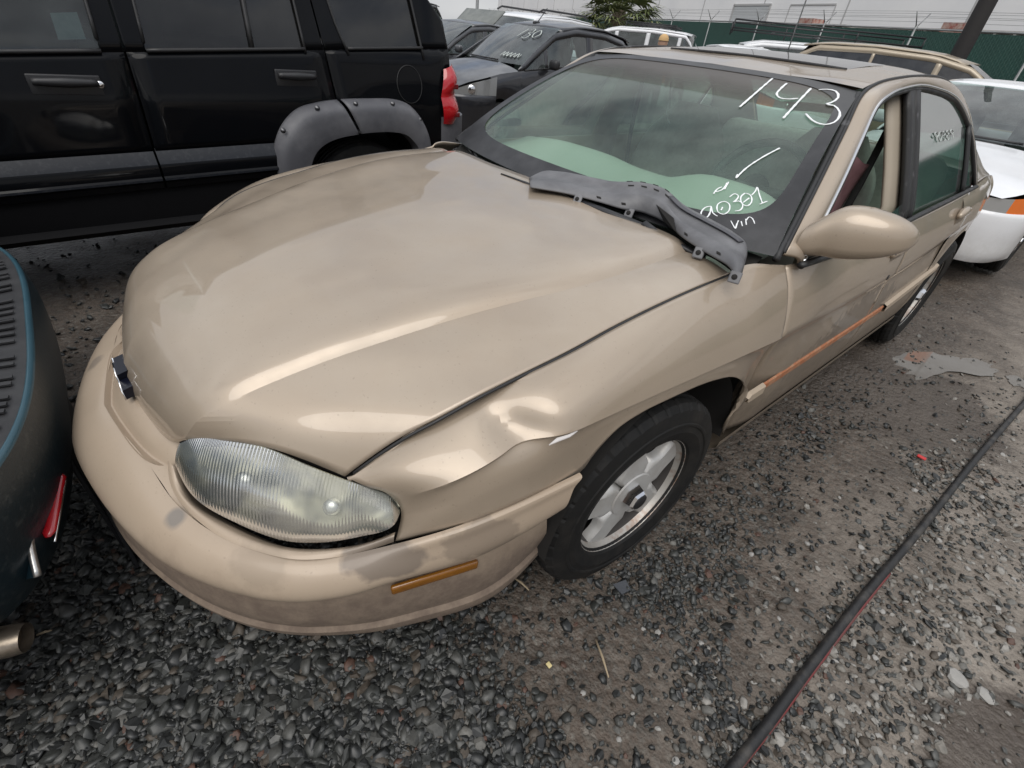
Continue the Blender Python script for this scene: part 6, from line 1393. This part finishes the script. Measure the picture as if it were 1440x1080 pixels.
M_lst = mat('pale_stone', (.26, .25, .235), .8, noise=(30, (.36, .35, .33), .4, .65)); M_slate = mat('slate_piece', (.06, .065, .075), .5)
def stone_mesh(r, seed, fl=.6):
    bm = bmesh.new(); bmesh.ops.create_icosphere(bm, subdivisions=2, radius=1); r0 = np.random.default_rng(seed); sc_ = np.array([1, .6+.35*r0.random(), fl*(.7+.4*r0.random())])
    k = r0.normal(size=(6, 3)); k /= np.linalg.norm(k, axis=1)[:, None]
    for v in bm.verts:
        c_ = np.array(v.co); 
        for n_v in k:
            dd = c_ @ n_v
            if dd > .72: c_ = c_-n_v*(dd-.72)*.85
        v.co = Vector(c_*sc_*r*(1+.05*r0.normal()))
    me = bpy.data.meshes.new('stone'); bm.to_mesh(me); bm.free(); me.materials.append(M_lst); return me
protos = [stone_mesh(1, 100+k) for k in range(6)]
spots = [(1345, 955, 24), (1385, 980, 20), (1283, 905, 9), (1340, 965, 8), (925, 890, 8), (985, 905, 8), (1010, 930, 8), (1205, 1000, 10), (1110, 930, 9), (1165, 870, 8), (1230, 925, 8), (1270, 940, 8), (950, 1070, 9), (1045, 1050, 9), (925, 1025, 8), (1185, 1055, 9), (1210, 770, 8), (1285, 690, 8), (1420, 885, 10), (1400, 855, 9), (1330, 880, 9), (1290, 860, 8), (1135, 765, 7), (1056, 780, 7), (905, 885, 6), (820, 975, 7), (773, 935, 6), (1060, 960, 8), (1360, 800, 8), (1400, 760, 7), (1425, 815, 8), (1240, 860, 8), (1300, 1010, 9), (1235, 1035, 9), (1130, 1060, 8), (985, 1040, 7), (870, 1040, 7), (720, 1010, 6), (1095, 870, 7), (1175, 930, 8), (1320, 760, 7), (1380, 700, 7), (1410, 640, 6), (1340, 620, 6), (1180, 700, 6), (1120, 830, 7)]
for i, (x, y, s_) in enumerate(spots):
    p = onground(x, y); dpt = float((p-CAM) @ AX[2]); r = s_*.62*dpt/FPX
    o = bpy.data.objects.new('stone', protos[i % 6]); link(o, None, (('larger of two broken pale rock chunks beyond the hose', 'smaller of two broken pale rock chunks beyond the hose')[i] if i < 2 else 'pale rounded pebble lying loose on the dirt beside the tan sedan'), 'stone', 'pale rock chunks' if i < 2 else 'pale pebbles on the dirt')
    o.location = (p[0], p[1], p[2]+r*.15); o.scale = (r, r, r); o.rotation_euler = (.3*rng.random(), .3*rng.random(), 6.28*rng.random())
p = onground(873, 828); o = mesh('slate_piece', [(-.035, -.03, .004), (.03, -.035, .006), (.04, .02, .012), (-.01, .04, .014), (-.035, -.03, .0), (.03, -.035, 0), (.04, .02, 0), (-.01, .04, 0)], [(0, 1, 2, 3), (0, 4, 5, 1), (1, 5, 6, 2), (2, 6, 7, 3), (3, 7, 4, 0)], M_slate, None, smooth=False, label='flat dark slate piece near the front tyre', cat='stone'); o.location = p+np.array([0, 0, .012]); o.scale = (.6, .6, .6)
M_stick = mat('dry_stick', (.34, .27, .18), .9)
for (a_, b_, lb_) in (((722, 812), (744, 830), 'short pale stick under the bumper corner'), ((838, 900), (856, 953), 'thin dry twig lying on the brown dirt'), ((52, 893), (80, 886), 'pale splinter beside the exhaust tip')):
    p, q_ = onground(*a_, .012), onground(*b_, .014); MB().tube([p, .5*(p+q_)+np.array([0, 0, .006]), q_], [.003, .0035, .002], 6).build('stick', M_stick, None, label=lb_, cat='stick')
p = onground(1296, 643, .012); o = rbox('red_plastic_scrap', (0, 0, 0), (.035, .02, .008), .003, mat('red_scrap', (.5, .03, .03), .5), None, label='small red plastic scrap on the gravel', cat='scrap'); o.location = p
p = onground(772, 935, .012); o = rbox('yellow_scrap', (0, 0, 0), (.015, .012, .006), .002, mat('yellow_scrap', (.6, .5, .25), .6), None, label='tiny yellow scrap on the dirt below the bumper', cat='scrap'); o.location = p

# ------------------------------------------------------------------ gravel: tens of thousands of small stones, one piece of stuff
def gravel():
    r0 = np.random.default_rng(21); Nn = 170000
    d_ = np.abs(r0.normal(0, 1, Nn))*1.9+.25*r0.random(Nn); a_ = r0.uniform(-2.6, 1.0, Nn)
    th = YAW+0.0*a_; az = r0.uniform(-2.2, 1.3, Nn)+YAW
    X = CAM[0]+np.sin(az)*d_; Y = CAM[1]+np.cos(az)*d_
    def nf(x, y, s): return np.sin(3.1*x*s+1.3*np.sin(2.3*y*s))*np.sin(2.7*y*s+1.1*np.sin(3.7*x*s+1))+.5*np.sin(7.3*x*s+2*np.sin(5.1*y*s))*np.sin(6.1*y*s+x*s)
    f = nf(X, Y, 1.0)
    front = 1/(1+np.exp((Y+.50+.10*np.sin(4*X)+.5*np.maximum(X-.75, 0))*9))      # thick bed in front of / under the bumper
    strip = np.exp(-((X-1.0-.05*np.sin(3*Y))/.16)**2)*(Y > -.1)*.75              # along the sill and wheel
    dens = np.clip(.26+.30*(f > .25)+.25*(f > .6)+.2*(X > 1.35), 0, 1)
    dens = np.clip(np.maximum(dens*(.55+.35*(X > 1.2)), np.maximum(front, strip*(.6+.4*(f > -.2)))), 0, 1)
    dens *= 1-.45*((X > 1.02) & (X < 1.36) & (Y > -.35) & (Y < 1.6))*(f < .45)
    bare = np.exp(-(((X-1.05)/.35)**2+((Y+.42)/.22)**2))                          # trodden bare mud in front of the wheel
    dens *= 1-.8*bare; dens *= 1-.85*(((X-2.02)/.33)**2+((Y-.35)/.42)**2 < 1+.5*f)
    rel = np.stack([X-CAM[0], Y-CAM[1], -CAM[2]*np.ones(Nn)], 1); dz = rel @ AX[2]; u = 720+FPX*(rel @ AX[0])/dz; v = 540+FPX*(rel @ AX[1])/dz
    vis = (dz > .1) & (u > -250) & (u < 1800) & (v > 250) & (v < 1650)
    dens = np.where(X < -.75, dens*.12, dens); keep = vis & (r0.random(Nn) < dens); X, Y, front = X[keep], Y[keep], front[keep]; n = len(X); 
    S = np.clip(r0.lognormal(math.log(.0074), .45, n), .003, .02)*(1+.40*front)
    an5 = np.arange(5)*2*math.pi/5
    ico = np.array([(.58*math.cos(t), .58*math.sin(t), .62) for t in an5+.3]+[(math.cos(t), math.sin(t), .06) for t in an5]+[(.7*math.cos(t), .7*math.sin(t), -.5) for t in an5+.5])
    tri = [(0, 1, 2), (0, 2, 3), (0, 3, 4)]
    for r_ in (0, 5):
        for k in range(5): tri += [(r_+k, r_+5+k, r_+5+(k+1) % 5), (r_+k, r_+5+(k+1) % 5, r_+(k+1) % 5)]
    tri = np.array(tri); nv = len(ico)
    V = ico[None]+r0.normal(0, .12, (n, nv, 3)); V *= np.stack([np.ones(n), r0.uniform(.5, .95, n), r0.uniform(.42, .75, n)], 1)[:, None]
    ca, sa = np.cos(r0.uniform(0, 6.28, n)), np.sin(r0.uniform(0, 6.28, n)); tx, ty = r0.normal(0, .35, n), r0.normal(0, .35, n)
    V[..., 2] += V[..., 0]*tx[:, None]+V[..., 1]*ty[:, None]
    a = r0.uniform(0, 6.28, n); ca, sa = np.cos(a)[:, None], np.sin(a)[:, None]; x, y = V[..., 0].copy(), V[..., 1].copy(); V[..., 0] = x*ca-y*sa; V[..., 1] = x*sa+y*ca
    V *= S[:, None, None]; V[..., 0] += X[:, None]; V[..., 1] += Y[:, None]; V[..., 2] += (gz(X, Y)+S*.18+.006*r0.random(n)*front)[:, None]
    me = bpy.data.meshes.new('gravel'); V = V.reshape(-1, 3); T = (tri[None]+(np.arange(n)*nv)[:, None, None]).reshape(-1, 3); m = len(T)
    me.vertices.add(len(V)); me.vertices.foreach_set('co', V.ravel()); me.loops.add(m*3); me.loops.foreach_set('vertex_index', T.ravel().astype(np.int32)); me.polygons.add(m); me.polygons.foreach_set('loop_start', np.arange(0, m*3, 3, dtype=np.int32))
    cols = [((.046, .048, .045), .42), ((.026, .0275, .0275), .38), ((.085, .085, .079), .48), ((.085, .07, .055), .6), ((.15, .145, .132), .65), ((.10, .055, .04), .6), ((.30, .285, .26), .75), ((.21, .195, .172), .75)]  # first two tones darkened for the shade between the cars
    for i, (c_, rg) in enumerate(cols): me.materials.append(mat('gravel_%d' % i, c_, rg, noise=(60, tuple(.55*q_ for q_ in c_), .4, .7)))
    dry = np.clip((X-1.1)/.6, 0, 1)
    pick = np.where(r0.random(n) < .8*dry, r0.choice([2, 4, 3, 6, 7], n, p=[.16, .24, .15, .2, .25]), r0.choice(6, n, p=[.42, .36, .11, .06, .03, .02]))
    me.polygons.foreach_set('material_index', np.repeat(pick, len(tri)).astype(np.int32)); me.polygons.foreach_set('use_smooth', np.repeat(r0.random(n) < .6, len(tri))); me.update(calc_edges=True); me.validate()
    o = bpy.data.objects.new('gravel', me); link(o, None, 'loose dark grey gravel strewn over the yard', None, None, 'stuff'); print('gravel stones', n)
gravel()
